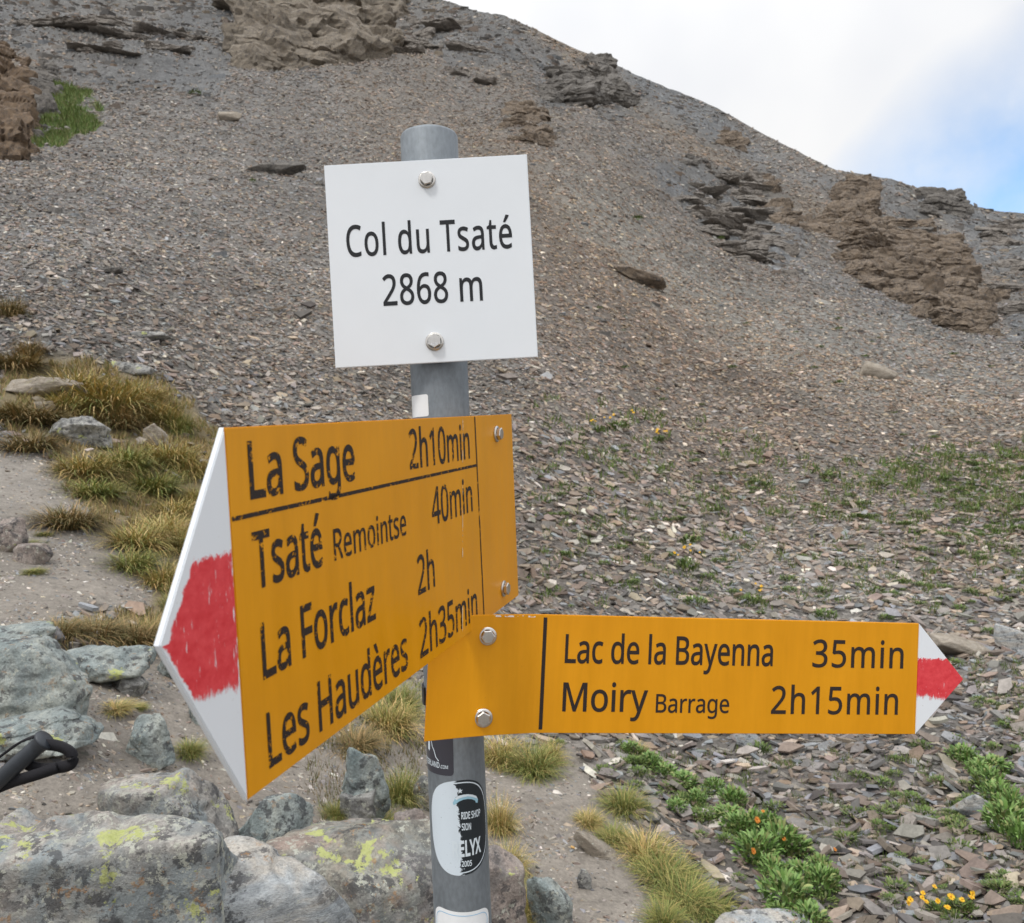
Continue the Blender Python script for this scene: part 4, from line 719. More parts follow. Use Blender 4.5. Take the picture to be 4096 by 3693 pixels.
def grid_at(px, py):           # fractional lookup of the displaced terrain
    px = np.asarray(px, float); py = np.asarray(py, float)
    jf = np.clip(np.interp(px, GX, np.arange(len(GX))), 0, len(GX) - 1.001); j = jf.astype(int); fj = jf - j
    s_ = skyline(px); uu = np.clip((1865 - py) / (1865 - s_), 0, 1) * (NR - 51) + 50; lowr = (3500 - py) / (3500 - 1880) * 49
    fi = np.where(py > 1865, np.clip(lowr, 0, 49), uu); fi = np.clip(fi, 0, NR - 1.001); i = fi.astype(int); gi = (fi - i)
    def L(A):
        a = A[i, j]; b = A[i, j + 1]; c = A[i + 1, j]; d = A[i + 1, j + 1]
        if a.ndim > np.ndim(fj): f1, g1 = fj[..., None], gi[..., None]
        else: f1, g1 = fj, gi
        return (a * (1 - f1) + b * f1) * (1 - g1) + (c * (1 - f1) + d * f1) * g1
    return L
dU = np.gradient(GP, axis=1); dV = np.gradient(GP, axis=0); GN = np.cross(dU, dV); GN /= np.linalg.norm(GN, axis=-1)[..., None] + 1e-12
GN *= np.sign(GN[..., 2])[..., None]
for _ in range(3):
    Pd = np.pad(GN, ((3, 3), (0, 0), (0, 0)), 'edge'); GN = sum(k5[i] * Pd[i:i + NR] for i in range(7)); Pd = np.pad(GN, ((0, 0), (3, 3), (0, 0)), 'edge'); GN = sum(k5[i] * Pd[:, i:i + len(GX)] for i in range(7))
GN /= np.linalg.norm(GN, axis=-1)[..., None]
rDf, rGf, rKf, rBf, rFf, rVf = [a.astype(float) for a in (rD, rG, rK, rB, rF, rV)]
def at_px(px, py):             # overview pixel -> terrain point, normal, range
    L = grid_at(px, py); p = L(GP); n = L(GN); return Vector(p.tolist()), Vector((n / np.linalg.norm(n)).tolist()), float(L(GR))

# ------------------------------------------------------------------ scree: countless slate flakes
PAL = np.array([(.222, .180, .150), (.215, .203, .190), (.225, .236, .248), (.340, .285, .220), (.52, .49, .44), (.222, .168, .126), (.105, .097, .092), (.300, .272, .245)])
def flake_mesh(name, P, Nn, Ln, Wd, Th, yaw, tiltx, tilty, col, nsid, sd):
    r_ = np.random.default_rng(sd); n = len(P)
    up = Nn; ref = np.tile([1.0, 0, 0], (n, 1)); a = ref - (ref * up).sum(1)[:, None] * up; a /= np.linalg.norm(a, axis=1)[:, None]; b = np.cross(up, a)
    c_, s_ = np.cos(yaw)[:, None], np.sin(yaw)[:, None]; a, b = a * c_ + b * s_, b * c_ - a * s_
    up2 = up + a * tiltx[:, None] + b * tilty[:, None]; up2 /= np.linalg.norm(up2, axis=1)[:, None]
    a = a - (a * up2).sum(1)[:, None] * up2; a /= np.linalg.norm(a, axis=1)[:, None]; b = np.cross(up2, a)
    th = np.linspace(0, 2 * np.pi, nsid, endpoint=False)[None] + r_.uniform(-.42, .42, (n, nsid)) * (6 / nsid) * .85
    rad = r_.uniform(.58, 1.18, (n, nsid)); X = np.cos(th) * rad * (Ln / 2)[:, None]; Y = np.sin(th) * rad * (Wd / 2)[:, None]
    zt = (Th[:, None] * r_.uniform(.42, .58, (n, nsid)))
    top = P[:, None] + a[:, None] * X[..., None] + b[:, None] * Y[..., None] + up2[:, None] * zt[..., None]
    bot = P[:, None] + a[:, None] * (X * .97 + 0)[..., None] + b[:, None] * (Y * .97)[..., None] - up2[:, None] * (Th * .6)[:, None, None]
    V = np.concatenate([top, bot], 1).reshape(-1, 3); base_ = (np.arange(n) * 2 * nsid)[:, None]
    tf = base_ + np.arange(nsid)[None]; k_ = np.arange(nsid); k2 = (k_ + 1) % nsid
    sides = np.stack([k_, nsid + k_, nsid + k2, k2], -1)[:, ::1]
    sf = (base_[:, :, None] + sides[None]).reshape(n, -1)
    loops = np.concatenate([tf, sf], 1).ravel(); tot = np.tile([nsid] + [4] * nsid, n); st_ = np.concatenate([[0], np.cumsum(tot)[:-1]])
    cc = np.repeat(col, 2 * nsid, 0)
    return mk_fast(name, V, loops, st_, tot, cc)
r_ = np.random.default_rng(21)
NC = 880000
cx = r_.uniform(-450, 2560, NC); cy = r_.uniform(-380, 1900, NC)
m = (cy > skyline(cx) + 2) & (cy > -60); cx, cy = cx[m], cy[m]
L = grid_at(cx, cy); R0 = L(GR); wD, wG, wK, wB, wF = L(rDf), L(rGf), L(rKf), L(rBf), L(rFf)
near = np.clip(1 - R0 / 40, 0, 1)
med = np.where(wB > .5, .128, np.where(wF > .5, .078, .104)); med = np.where(wD > .5, .024, med * np.interp(R0, [4, 10], [.78, 1.0]))
clump = np.clip(1 + .6 * vnoise(np.stack([cx / 45, cy / 25, cx * 0], -1), 5), .4, 2)
Ln = med * np.exp(r_.normal(0, .48, len(cx))) * clump ** .6
Ln = np.maximum(Ln, np.interp(R0, [8, 20, 60], [4.6, 7.4, 6.4]) * R0 / 1528 * r_.uniform(.8, 1.6, len(cx)))
Ln = np.where(R0 < 15, np.minimum(Ln, np.interp(R0, [3, 8], [.115, .19])), Ln); lp = 1528 * Ln / R0
pr = np.minimum(1, (6.4 / lp) ** 2) * np.where(wD > .5, .10 + .25 * (vnoise(np.stack([cx / 50, cy / 30, cx * 0], -1), 8) > .25), 1) * np.where(wG > .5, .06, 1) * np.where(wK > .5, .45, 1)
pr *= np.interp(R0, [14, 40], [1, .62])
keep = r_.random(len(cx)) < pr * 1.25
cx, cy, Ln, R0, wB, wD, wK, wF = [a[keep] for a in (cx, cy, Ln, R0, wB, wD, wK, wF)]
L = grid_at(cx, cy); Pp = L(GP); Nn = L(GN); Nn /= np.linalg.norm(Nn, axis=1)[:, None]; n = len(cx)
wgt = np.tile([.30, .26, .13, .09, .035, .05, .06, .16], (n, 1))
wgt[wB > .5] = [.40, .15, .06, .11, .03, .10, .07, .15]; wgt[wK > .5] = [.18, .34, .22, .05, .01, .04, .14, .10]; wgt[wD > .5] = [.15, .20, .16, .16, .10, .02, .02, .25]
cw = np.cumsum(wgt, 1); cw /= cw[:, -1:]; pi = (r_.random(n)[:, None] > cw).sum(1)
col = PAL[pi] * .98 * r_.uniform(.68, 1.36, (n, 1)) * r_.uniform(.96, 1.04, (n, 3))
st_, wm_ = streaks(Pp, R0); col = col * np.where(wD > .5, 1, st_)[:, None] * (1 + .14 * wm_[:, None] * np.array([1.0, .1, -1.0])) * (1 + np.interp(R0, [5, 14], [.015, .06])[:, None] * np.array([1.0, 0, -1.0]))
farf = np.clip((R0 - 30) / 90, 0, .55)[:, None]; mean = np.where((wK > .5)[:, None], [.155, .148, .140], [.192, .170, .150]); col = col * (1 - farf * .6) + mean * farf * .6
print('flakes', n)
yaw = r_.normal(-.25, .62, n); tx = r_.normal(0, .38, n); ty = r_.normal(-.22, .42, n)
Ln = Ln * 1.12; Wd_ = Ln * r_.uniform(.30, .66, n); Th_ = np.clip(Ln * r_.uniform(.05, .15, n), .003, .2)
nearm = R0 < 14; lift = np.where(wD > .5, 0, r_.uniform(-.02, .26, n))
M_FLAKE = m_flake()
for nm, mask, ns in (('scree', nearm, 5), ('scree', ~nearm, 4)):
    me = flake_mesh(nm, Pp[mask] + Nn[mask] * (Ln[mask] * lift[mask])[:, None], Nn[mask], Ln[mask], Wd_[mask], Th_[mask], yaw[mask], tx[mask], ty[mask], col[mask], ns, 5)
    o = link(nm, me, M_FLAKE); tag(o, 'loose grey brown slate scree covering the mountainside' if ns == 4 else 'coarser broken slate scree on the near slope behind the signpost', 'scree', kind='stuff')

# bigger angular rubble and ledge stones high on the slope
NB = 60000; cx = r_.uniform(-100, 2120, NB); cy = r_.uniform(-60, 760, NB); m = cy > skyline(cx) + 1; cx, cy = cx[m], cy[m]; L = grid_at(cx, cy); R0 = L(GR); wK = L(rKf); wB = L(rBf)
band = vnoise(np.stack([cx / 120, cy / 14 - cx / 130, cx * 0], -1), 61) + .5 * vnoise(np.stack([cx / 40, cy / 8, cx * 0], -1), 62)
keep = r_.random(len(cx)) < np.where(wK > .5, .26, .035) * (np.clip(band * 2.2 + .4, .12, 2.0)); cx, cy, R0, wK = cx[keep], cy[keep], R0[keep], wK[keep]
n = len(cx); L = grid_at(cx, cy); Pp = L(GP); Nn = L(GN); Nn = Nn * .5 + np.array([0, 0, .5]); Nn /= np.linalg.norm(Nn, axis=1)[:, None]
Ln = R0 / 1528 * r_.uniform(6, 15, n) * np.exp(r_.normal(0, .35, n)); Wd_ = Ln * r_.uniform(.4, .8, n); Th_ = Ln * r_.uniform(.16, .42, n)
pi = r_.choice(8, n, p=[.22, .30, .16, .05, .01, .05, .13, .08]); col = PAL[pi] * r_.uniform(.55, 1.0, (n, 1)); print('rubble', n)  # stones toned dark so their colour stands in for ledge shadows
me = flake_mesh('rubble', Pp, Nn, Ln, Wd_, Th_, r_.normal(.08, .35, n), r_.normal(0, .16, n), r_.normal(.08, .16, n), col, 6, 9)
tag(link('rubble', me, M_FLAKE), 'angular rubble and broken ledges on the upper slope', 'rubble', kind='stuff')

# ------------------------------------------------------------------ rocks
_ICO = {}
def ico(sub):
    if sub not in _ICO:
        bm = bmesh.new(); bmesh.ops.create_icosphere(bm, subdivisions=sub, radius=1); bm.verts.ensure_lookup_table()
        _ICO[sub] = (np.array([v.co[:] for v in bm.verts]), np.array([[v.index for v in f.verts] for f in bm.faces])); bm.free()
    return _ICO[sub]
def rock_geo(seed, size, sub=5, planes=15, rough=.06, strata=0.0, soft=44, sper=.12, lo=.62, flat=None):
    """angular boulder: smooth intersection of random half spaces, weathered; size = full extents in metres"""
    r = np.random.default_rng(seed); D, Fc = ico(sub)
    N = r.normal(size=(planes, 3)); N /= np.linalg.norm(N, axis=1)[:, None]; d = r.uniform(lo, 1.0, planes)
    if flat is not None: N[0] = [.05, -.03, 1]; d[0] = flat
    N = np.concatenate([N, np.eye(3), -np.eye(3)]); d = np.concatenate([d, r.uniform(.88, 1, 6)])
    N /= np.linalg.norm(N, axis=1)[:, None]
    q = np.clip(D @ N.T, 1e-3, None) / d; rad = 1 / (np.sum(q ** soft, 1)) ** (1 / soft)
    V = D * rad[:, None] * (np.array(size) / 2)
    m = max(size); o = r.uniform(-50, 50, 3)
    if strata:
        h = (V[:, 2] + .12 * V[:, 0]) / (sper * m) + .8 * fbm(V / m * 2 + o, 3, seed); fr = h - np.floor(h); lay = _h(np.floor(h).astype(np.int64), np.zeros(len(h), np.int64), np.zeros(len(h), np.int64), seed)
        s_ = strata * (.55 * lay + .45 * (1 - 2 * np.abs(fr - .55))); V[:, :2] *= (1 + s_)[:, None]
    Dn = V / (np.linalg.norm(V, axis=1)[:, None] + 1e-9)
    ridged = 1 - 2 * np.abs(fbm(V / m * 3.1 + o, 3, seed + 9))
    ck = fbm(V / m * 1.7 + o + 9, 3, seed + 31); V -= Dn * (m * .022 * np.exp(-(ck / .045) ** 2) * (sub > 4))[:, None]
    V += Dn * (m * rough * (fbm(V / m * 2.2 + o, 4, seed + 5, .55) + .45 * ridged * .5 + .42 * fbm(V / m * 9 + o, 4, seed + 6, .62)))[:, None]
    return V, Fc
def rot_z(V, a): c, s = math.cos(a), math.sin(a); return V @ np.array([[c, s, 0], [-s, c, 0], [0, 0, 1]])
def rot_x(V, a): c, s = math.cos(a), math.sin(a); return V @ np.array([[1, 0, 0], [0, c, s], [0, -s, c]])
def rot_y(V, a): c, s = math.cos(a), math.sin(a); return V @ np.array([[c, 0, -s], [0, 1, 0], [s, 0, c]])
def tri_mesh(name, V, Fc, smooth=True):
    return mk_fast(name, V, Fc.ravel(), np.arange(len(Fc)) * 3, np.full(len(Fc), 3), None, smooth)
def place_rock(name, px, py, wpx, hpx, depth=.7, seed=1, mat=None, label='', cat='rock', group=None, rz=0, rx=0, ry=0, sink=.25, sub=5, dr=0, **kw):
    """px,py: centre of the foot on the ground; wpx,hpx: size in overview pixels"""
    p, n, r = at_px(px, py); r = (p - Vector((0, 0, H))).length * .98; w_ = wpx * r / 1528; h_ = hpx * r / 1528
    V, Fc = rock_geo(seed, (w_, w_ * depth, h_ * (1 + sink)), sub, **kw)
    V = rot_z(rot_x(rot_y(V, ry), rx), rz); V[:, 2] += h_ * (1 - sink) / 2
    o = link(name, tri_mesh(name, V, Fc), mat, None, p); tag(o, label, cat, group); return o
BG = [(.200, .235, .235), (.290, .310, .295), (.330, .315, .275)]          # bluish green gneiss
M_BLUE = m_rock('bluish_gneiss', [(.155, .200, .205), (.270, .305, .300), (.36, .38, .35)], lichen=.15, white=.5, dark=.3, orange=.3)
M_BOULD = m_rock('lichened_boulder', [(.225, .235, .235), (.345, .330, .305), (.425, .375, .335)], lichen=.24, white=1.5, blue=.8, dark=.55, orange=.5)
M_BOULD2 = m_rock('mossy_lichened_boulder', [(.185, .195, .180), (.290, .272, .230), (.320, .250, .215)], lichen=.36, white=1.2, blue=.5, dark=.7, orange=.5)
M_SLAB = m_rock('pale_blue_slab', [(.290, .325, .350), (.410, .430, .440), (.470, .440, .395)], lichen=.0, white=.3, dark=.2, orange=.5, strata=1.2)
M_PINK = m_rock('pinkish_boulder', [(.19, .18, .175), (.285, .240, .215), (.33, .29, .26)], lichen=.1, white=.7, dark=.4)
M_GREY = m_rock('grey_stone', [(.16, .165, .17), (.26, .26, .25), (.36, .35, .33)], lichen=.05, white=.6, dark=.5)
M_TAN = m_rock('tan_slate', [(.22, .19, .155), (.31, .27, .22), (.37, .33, .28)], white=.3, strata=1)
M_CRAG = m_rock('brown_crag', [(.125, .104, .084), (.195, .156, .120), (.240, .190, .142)], dark=.5, strata=2.5, scale=.35, orange=.25)
M_CRAGT = m_rock('tan_crag', [(.150, .133, .115), (.215, .186, .150), (.26, .225, .18)], dark=.3, strata=1.2, scale=.22, orange=.3)
M_CRAGD = m_rock('dark_crag', [(.120, .116, .110), (.168, .157, .144), (.205, .188, .168)], dark=.4, strata=3, scale=.3)
M_CRAGO = m_rock('rusty_crag', [(.110, .082, .060), (.180, .125, .082), (.22, .165, .115)], dark=.6, strata=1.5, scale=.8)

M_BAND = m_rock('bedded_scree_rock', [(.165, .152, .138), (.205, .186, .166), (.235, .210, .184)], dark=.15, strata=2.5, scale=.3)
R_ = place_rock
R_('boulder', 130, 1950, 560, 300, .50, 6, M_BOULD, 'large grey boulder with lime lichen and dark spots in the bottom left corner', 'boulder', sub=6, sink=.3, rough=.055, lo=.5, flat=.80, rz=.2, planes=11)
R_('boulder', 340, 1740, 200, 190, .8, 12, M_BOULD, 'grey boulder shoulder right of the largest lichened boulder', 'boulder', sub=6, rough=.05, lo=.7)
R_('flat_boulder', 420, 2150, 520, 400, .6, 21, M_SLAB, 'pale bluish slab lying at the bottom edge between two boulders', 'rock', sub=6, sink=.4, rough=.03, strata=.05, lo=.7, flat=.75, ry=-.06)
R_('boulder', 720, 1870, 300, 215, .8, 33, M_BOULD2, 'rounded boulder with lime lichen and moss left of the pole foot', 'boulder', sub=6, rough=.06, lo=.74)
R_('boulder', 640, 1930, 150, 90, .8, 34, M_PINK, 'low pinkish boulder in front of the mossy one', 'boulder', sub=6, rough=.06, lo=.74)
R_('boulder', 535, 1735, 150, 140, .8, 41, M_BLUE, 'bluish green boulder between the largest boulder and the mossy one', 'boulder', sub=6, rough=.06)
R_('boulder', 548, 1650, 110, 70, .8, 42, M_GREY, 'grey stone under the lower tip of the left arrow', 'boulder', sub=5)
R_('standing_stone', 718, 1618, 100, 150, .7, 57, M_BLUE, 'upright pale blue stone with lichen left of the pole below the left arrow', 'stone', sub=6, rough=.07, lo=.6)
R_('standing_stone', 705, 1625, 75, 60, .7, 58, M_GREY, 'small grey stone at the foot of the upright stone', 'stone', sub=5, rough=.07, lo=.6)
R_('pointed_stone', 298, 1500, 115, 88, .6, 63, M_BLUE, 'pointed grey stone with orange and lime lichen spots by the path', 'stone', sub=6, rough=.05, lo=.5, ry=.25)
R_('rock', 815, 1800, 120, 190, .7, 71, M_PINK, 'brownish lichened rock touching the left side of the pole foot', 'rock', sub=6, rough=.06)
R_('boulder', 990, 1880, 90, 200, .9, 75, M_PINK, 'pinkish grey boulder right behind the pole foot', 'boulder', sub=6, rough=.05)
R_('rock', 1085, 1840, 80, 120, .7, 78, M_BLUE, 'pale bluish stone in the dirt right of the pole', 'rock', sub=5, lo=.5)
R_('rock', 1152, 1752, 26, 34, .6, 79, M_GREY, 'small upright blue grey stone on the bare dirt', 'stone', sub=4)
R_('rock_ledge', 60, 1400, 210, 130, .9, 81, M_BLUE, 'blocky bluish ledge at the left edge above the pole grip', 'rock', sub=6, rough=.06, strata=.06, flat=.8)
R_('rock_ledge', 70, 1475, 190, 60, .8, 82, M_BLUE, 'low pale blue ledge right behind the pole grip', 'rock', sub=6, rough=.05, strata=.05)
R_('rock_ledge', 200, 1345, 170, 62, .6, 83, M_BLUE, 'flat bluish rock with whitish faces beside the path', 'rock', sub=5, rough=.07, flat=.7)
R_('rock_ledge', 30, 1285, 150, 50, .6, 84, M_BLUE, 'flat bluish rock half sunk in the path edge', 'rock', sub=5, rough=.07, flat=.7)
R_('rock', 262, 1372, 56, 36, .7, 85, M_GREY, 'small dark rounded stone beside the path rock', 'stone', sub=5)
R_('rock', 400, 1425, 60, 50, .7, 86, M_BLUE, 'small bluish stone next to the slanting edge of the left arrow', 'stone', sub=5)
R_('rock', 345, 1340, 70, 44, .7, 87, M_BLUE, 'pale stone below the dark grass tussock', 'stone', sub=5)
R_('rock', 148, 870, 105, 52, .6, 88, M_GREY, 'grey cracked rock among the grass tufts above the path', 'rock', sub=6, rough=.08)
R_('rock', 303, 878, 54, 46, .6, 89, M_TAN, 'pale rounded rock between two grass tufts', 'rock', sub=5)
R_('rock', 90, 808, 40, 22, .6, 90, M_TAN, 'small pale rock at the upper edge of the grass', 'rock', sub=4)
R_('rock', 92, 772, 130, 34, .6, 91, M_TAN, 'flat tan rock above the grass', 'rock', sub=5, flat=.6)
R_('rock', 20, 1080, 60, 60, .7, 92, M_PINK, 'pinkish stone lying in the path at the left edge', 'stone', sub=5)
R_('rock', 70, 1105, 80, 40, .5, 93, M_PINK, 'flat pinkish stone lying in the path', 'stone', sub=4, flat=.6)
R_('rock', 845, 1600, 60, 60, .7, 94, M_BOULD2, 'small lichened stone just left of the oval sticker', 'stone', sub=5)
R_('flat_rock', 1180, 1688, 150, 20, .30, 95, M_TAN, 'long narrow slab slanting down through the dirt right of the pole', 'slab', sub=5, ry=.62, strata=.05, rough=.02, sink=.4)
R_('flat_rock', 1905, 1290, 140, 34, .5, 96, M_TAN, 'flat tan slab right behind the tip of the right arrow', 'slab', sub=5, ry=.3, flat=.6, rough=.03)
R_('flat_rock', 2005, 1275, 80, 50, .5, 97, M_SLAB, 'bluish slab at the right frame edge above the arrow tip', 'slab', sub=5, ry=.3, flat=.6, rough=.03)
R_('flat_rock', 1738, 742, 70, 26, .5, 98, M_TAN, 'pale tan slab far up the scree right of centre', 'slab', sub=4, ry=.4, flat=.6)
R_('flat_rock', 1925, 1612, 70, 36, .5, 99, M_SLAB, 'whitish slab beside the leafy plants at the right edge', 'slab', sub=5, ry=.5, rough=.03)
R_('flat_rock', 1500, 1850, 170, 40, .6, 100, M_SLAB, 'white slab cut by the bottom edge right of the flowers', 'slab', sub=5, flat=.6, rough=.02)
R_('flat_rock', 1480, 1335 + 130, 60, 30, .5, 101, M_SLAB, 'pale slab just under the right arrow board', 'slab', sub=4, ry=.5)
R_('flat_rock', 545, 358, 105, 22, .4, 102, M_CRAGD, 'dark low ledge in the scree left of the white plate', 'ledge', sub=5, strata=.1)
R_('flat_rock', 300, 682, 90, 14, .4, 103, M_GREY, 'thin slab with a dark shadow edge in the scree above the grass', 'slab', sub=4)
R_('flat_rock', 262, 738, 80, 20, .4, 104, M_GREY, 'slab with a dark underside at the top of the grass', 'slab', sub=4, ry=.2)
R_('flat_rock', 220, 545, 36, 14, .5, 105, M_CRAGD, 'small dark stone alone in the scree on the left', 'stone', sub=4)
R_('flat_rock', 1262, 552, 110, 26, .4, 106, M_CRAG, 'dark slanting ledge in the scree right of the white plate', 'ledge', sub=5, ry=.42, strata=.1)
R_('flat_rock', 455, 232, 40, 14, .5, 107, M_TAN, 'pale stones high in the grey scree on the left', 'stone', sub=4)

def crag_geo(r, size, seed, sub=4):
    D, Fc = ico(sub); npl = 12; N = r.normal(size=(npl, 3)); N[:, 2] *= .7; N /= np.linalg.norm(N, axis=1)[:, None]; d = r.uniform(.5, .95, npl)
    N = np.concatenate([N, np.eye(3), -np.eye(3)]); d = np.concatenate([d, np.full(6, .9)])
    q = np.clip(D @ N.T, 1e-3, None) / d; V = D / ((np.sum(q ** 60, 1)) ** (1 / 60))[:, None] * (np.array(size) / 2)
    h = V[:, 2] / max(size) * r.uniform(9, 15) + r.uniform(0, 9) + .5 * vnoise(V / max(size) * 3, seed); lay = _h(np.floor(h).astype(np.int64), np.zeros(len(h), np.int64), np.zeros(len(h), np.int64), seed); fr = h - np.floor(h)
    V[:, :2] *= (1 + .07 * lay - .10 * (fr > .85))[:, None]
    Dn = V / (np.linalg.norm(V, axis=1)[:, None] + 1e-9); m = max(size); o = r.uniform(-50, 50, 3)
    V += Dn * (m * (.06 * fbm(V / m * 3 + o, 3, seed) + .075 * fbm(V / m * 8 + o, 4, seed + 3, .7)))[:, None]
    return V, Fc
def outcrop(px, py, blocks, mat, label, seed=1, dens=1.0, blk=1.0, asp=1.0):
    """a crag: many overlapping bedded angular blocks in one mesh; blocks = (px, py_foot, w, h) lay out its masses"""
    o0, n0, r0 = at_px(px, py); rg = np.random.default_rng(seed * 77); root = empty('rock_outcrop', o0); tag(root, label, 'crag', 'rock outcrops on the mountainside')
    for (x, y, w_, h_) in blocks:
        VV, FF, k = [], [], 0
        nb = int((5 + w_ * h_ / 700) * dens); items = [(x, y, w_ * .85, h_ * .85, .9)]
        for _ in range(nb):
            f_ = rg.uniform(.22, .55) * blk; items.append((x + rg.uniform(-.36, .36) * w_, y + rg.uniform(-h_ * .7, h_ * .05), w_ * f_, min(h_ * .6, w_ * f_ * rg.uniform(.4, 1.0) * asp), .8))
        for j, (x1, y1, w1, h1, dd) in enumerate(items):
            p, n, r = at_px(x1, max(y1, float(skyline(x1)) + 5) if j else y1); r = (p - Vector((0, 0, H))).length; W_, H_ = w1 * r / 1528, h1 * r / 1528
            V, Fc = crag_geo(rg, (W_ * 1.15, W_ * dd * .8, H_ * 1.45), int(rg.integers(9999)), 5 if j == 0 and w1 > 60 else 4)
            V = rot_z(rot_y(V, rg.normal(.10, .09)), rg.uniform(-.5, .5)); V[:, 2] += H_ * ((.06 if j else -.02) - (.24 if mat is M_BAND else 0)); V += np.array(p) - np.array(o0)
            VV.append(V); FF.append(Fc + k); k += len(V)
        link('rock_mass', tri_mesh('rock_mass', np.concatenate(VV), np.concatenate(FF), False), mat, root)
    return root
outcrop(20, 295, [(10, 300, 130, 120), (25, 240, 80, 100), (-30, 220, 150, 130), (20, 200, 90, 90), (40, 290, 60, 60), (30, 140, 60, 50), (-20, 120, 90, 60), (50, 250, 50, 60)], M_CRAGO, 'rusty brown crag at the left frame edge', 4)
outcrop(110, 240, [(85, 215, 70, 60), (95, 175, 70, 40), (75, 270, 40, 30), (90, 130, 60, 30)], M_CRAGD, 'low grey rock with grass right beside the rusty crag', 5)
outcrop(620, 110, [(560, 110, 150, 110), (520, 90, 110, 120), (640, 116, 150, 100), (600, 60, 200, 90), (540, 50, 130, 90), (700, 112, 110, 90), (660, 50, 170, 100), (760, 112, 90, 70), (580, 10, 180, 80), (690, 10, 160, 80), (740, 60, 110, 70), (600, 116, 70, 50)], M_CRAGT, 'big tan cliff at the top edge left of the skyline', 6, .45, 1.6)
outcrop(1040, 300, [(1035, 240, 90, 42), (1020, 225, 60, 30), (1030, 262, 80, 22), (1060, 285, 66, 26), (1045, 300, 90, 26), (1075, 305, 50, 20), (1000, 262, 34, 20)], M_CRAG, 'small brown layered crag just right of the pole top', 7)
outcrop(1140, 188, [(1120, 185, 130, 44), (1170, 190, 110, 44), (1200, 188, 80, 34), (1165, 142, 80, 40), (1090, 172, 60, 24), (1180, 160, 70, 30), (1235, 190, 50, 20)], M_CRAGD, 'dark overhanging crag just under the skyline', 8)
outcrop(1440, 282, [(1440, 280, 60, 24), (1430, 272, 40, 18)], M_CRAG, 'small dark block below the skyline right of the overhang', 9)
outcrop(1360, 335, [(1362, 330, 40, 20), (1385, 326, 30, 12)], M_CRAGD, 'little dark hollowed block above the thin rock bands', 10)
outcrop(1460, 500, [(1400, 420, 150, 20), (1450, 405, 160, 22), (1480, 385, 120, 20), (1350, 395, 90, 14), (1440, 440, 160, 20), (1490, 455, 130, 22), (1440, 470, 150, 18), (1500, 490, 110, 20), (1460, 360, 130, 18), (1380, 370, 110, 14), (1420, 340, 90, 14), (1490, 340, 70, 24), (1550, 470, 50, 30), (1560, 520, 40, 26)], M_BAND, 'thin bedded grey rock bands left of the brown pillar', 11, 1.0, .9, .7)
outcrop(1538, 410, [(1535, 405, 56, 40), (1530, 375, 56, 36), (1550, 415, 50, 30), (1522, 352, 36, 26), (1545, 390, 60, 30)], M_CRAG, 'brown weathered rock pillar in the middle of the right slope', 12)
outcrop(1660, 440, [(1680, 395, 80, 40), (1650, 400, 60, 44), (1710, 395, 60, 44), (1675, 370, 66, 34), (1720, 380, 40, 36), (1610, 425, 70, 34), (1580, 415, 40, 24), (1690, 430, 110, 34), (1650, 440, 60, 34), (1720, 440, 80, 26)], M_CRAG, 'brown castle shaped crag below the skyline on the right', 13)
outcrop(1850, 620, [(1700, 520, 110, 50), (1760, 500, 140, 50), (1720, 480, 130, 40), (1800, 530, 140, 50), (1860, 500, 100, 46), (1750, 545, 130, 36), (1800, 575, 110, 34), (1870, 560, 120, 50), (1880, 530, 90, 40), (1900, 590, 110, 46), (1840, 605, 100, 36), (1930, 610, 90, 50), (1900, 630, 110, 40), (1940, 640, 60, 30), (1830, 560, 60, 60), (1700, 455, 120, 30), (1790, 460, 120, 34)], M_CRAG, 'largest brown broken crag running down the right slope', 14)
outcrop(1855, 420, [(1850, 420, 90, 44), (1880, 425, 60, 34), (1860, 405, 50, 34), (1830, 425, 50, 20), (1800, 450, 80, 20)], M_CRAGD, 'dark knob sticking out on the skyline at the right', 15)
outcrop(2000, 500, [(1980, 470, 120, 24), (2010, 520, 120, 24), (1990, 560, 110, 20), (2020, 600, 110, 26), (1990, 440, 90, 16)], M_BAND, 'dark grey rock bands at the right frame edge', 16)
outcrop(250, 60, [(150, 50, 110, 12), (240, 64, 120, 14), (330, 92, 110, 12), (210, 92, 120, 10), (310, 44, 110, 14), (400, 60, 80, 12), (120, 30, 110, 14), (60, 40, 90, 16), (200, 20, 110, 14)], M_BAND, 'thin slaty rock bands high in the upper left', 17, 1.6, .7, .8)
outcrop(850, 120, [(830, 100, 110, 20), (880, 60, 110, 18), (920, 110, 90, 14), (830, 60, 70, 26), (800, 118, 90, 16), (960, 160, 60, 12), (900, 150, 60, 12)], M_BAND, 'thin slaty rock bands right of the tan cliff', 18, 1.6, .7, .8)

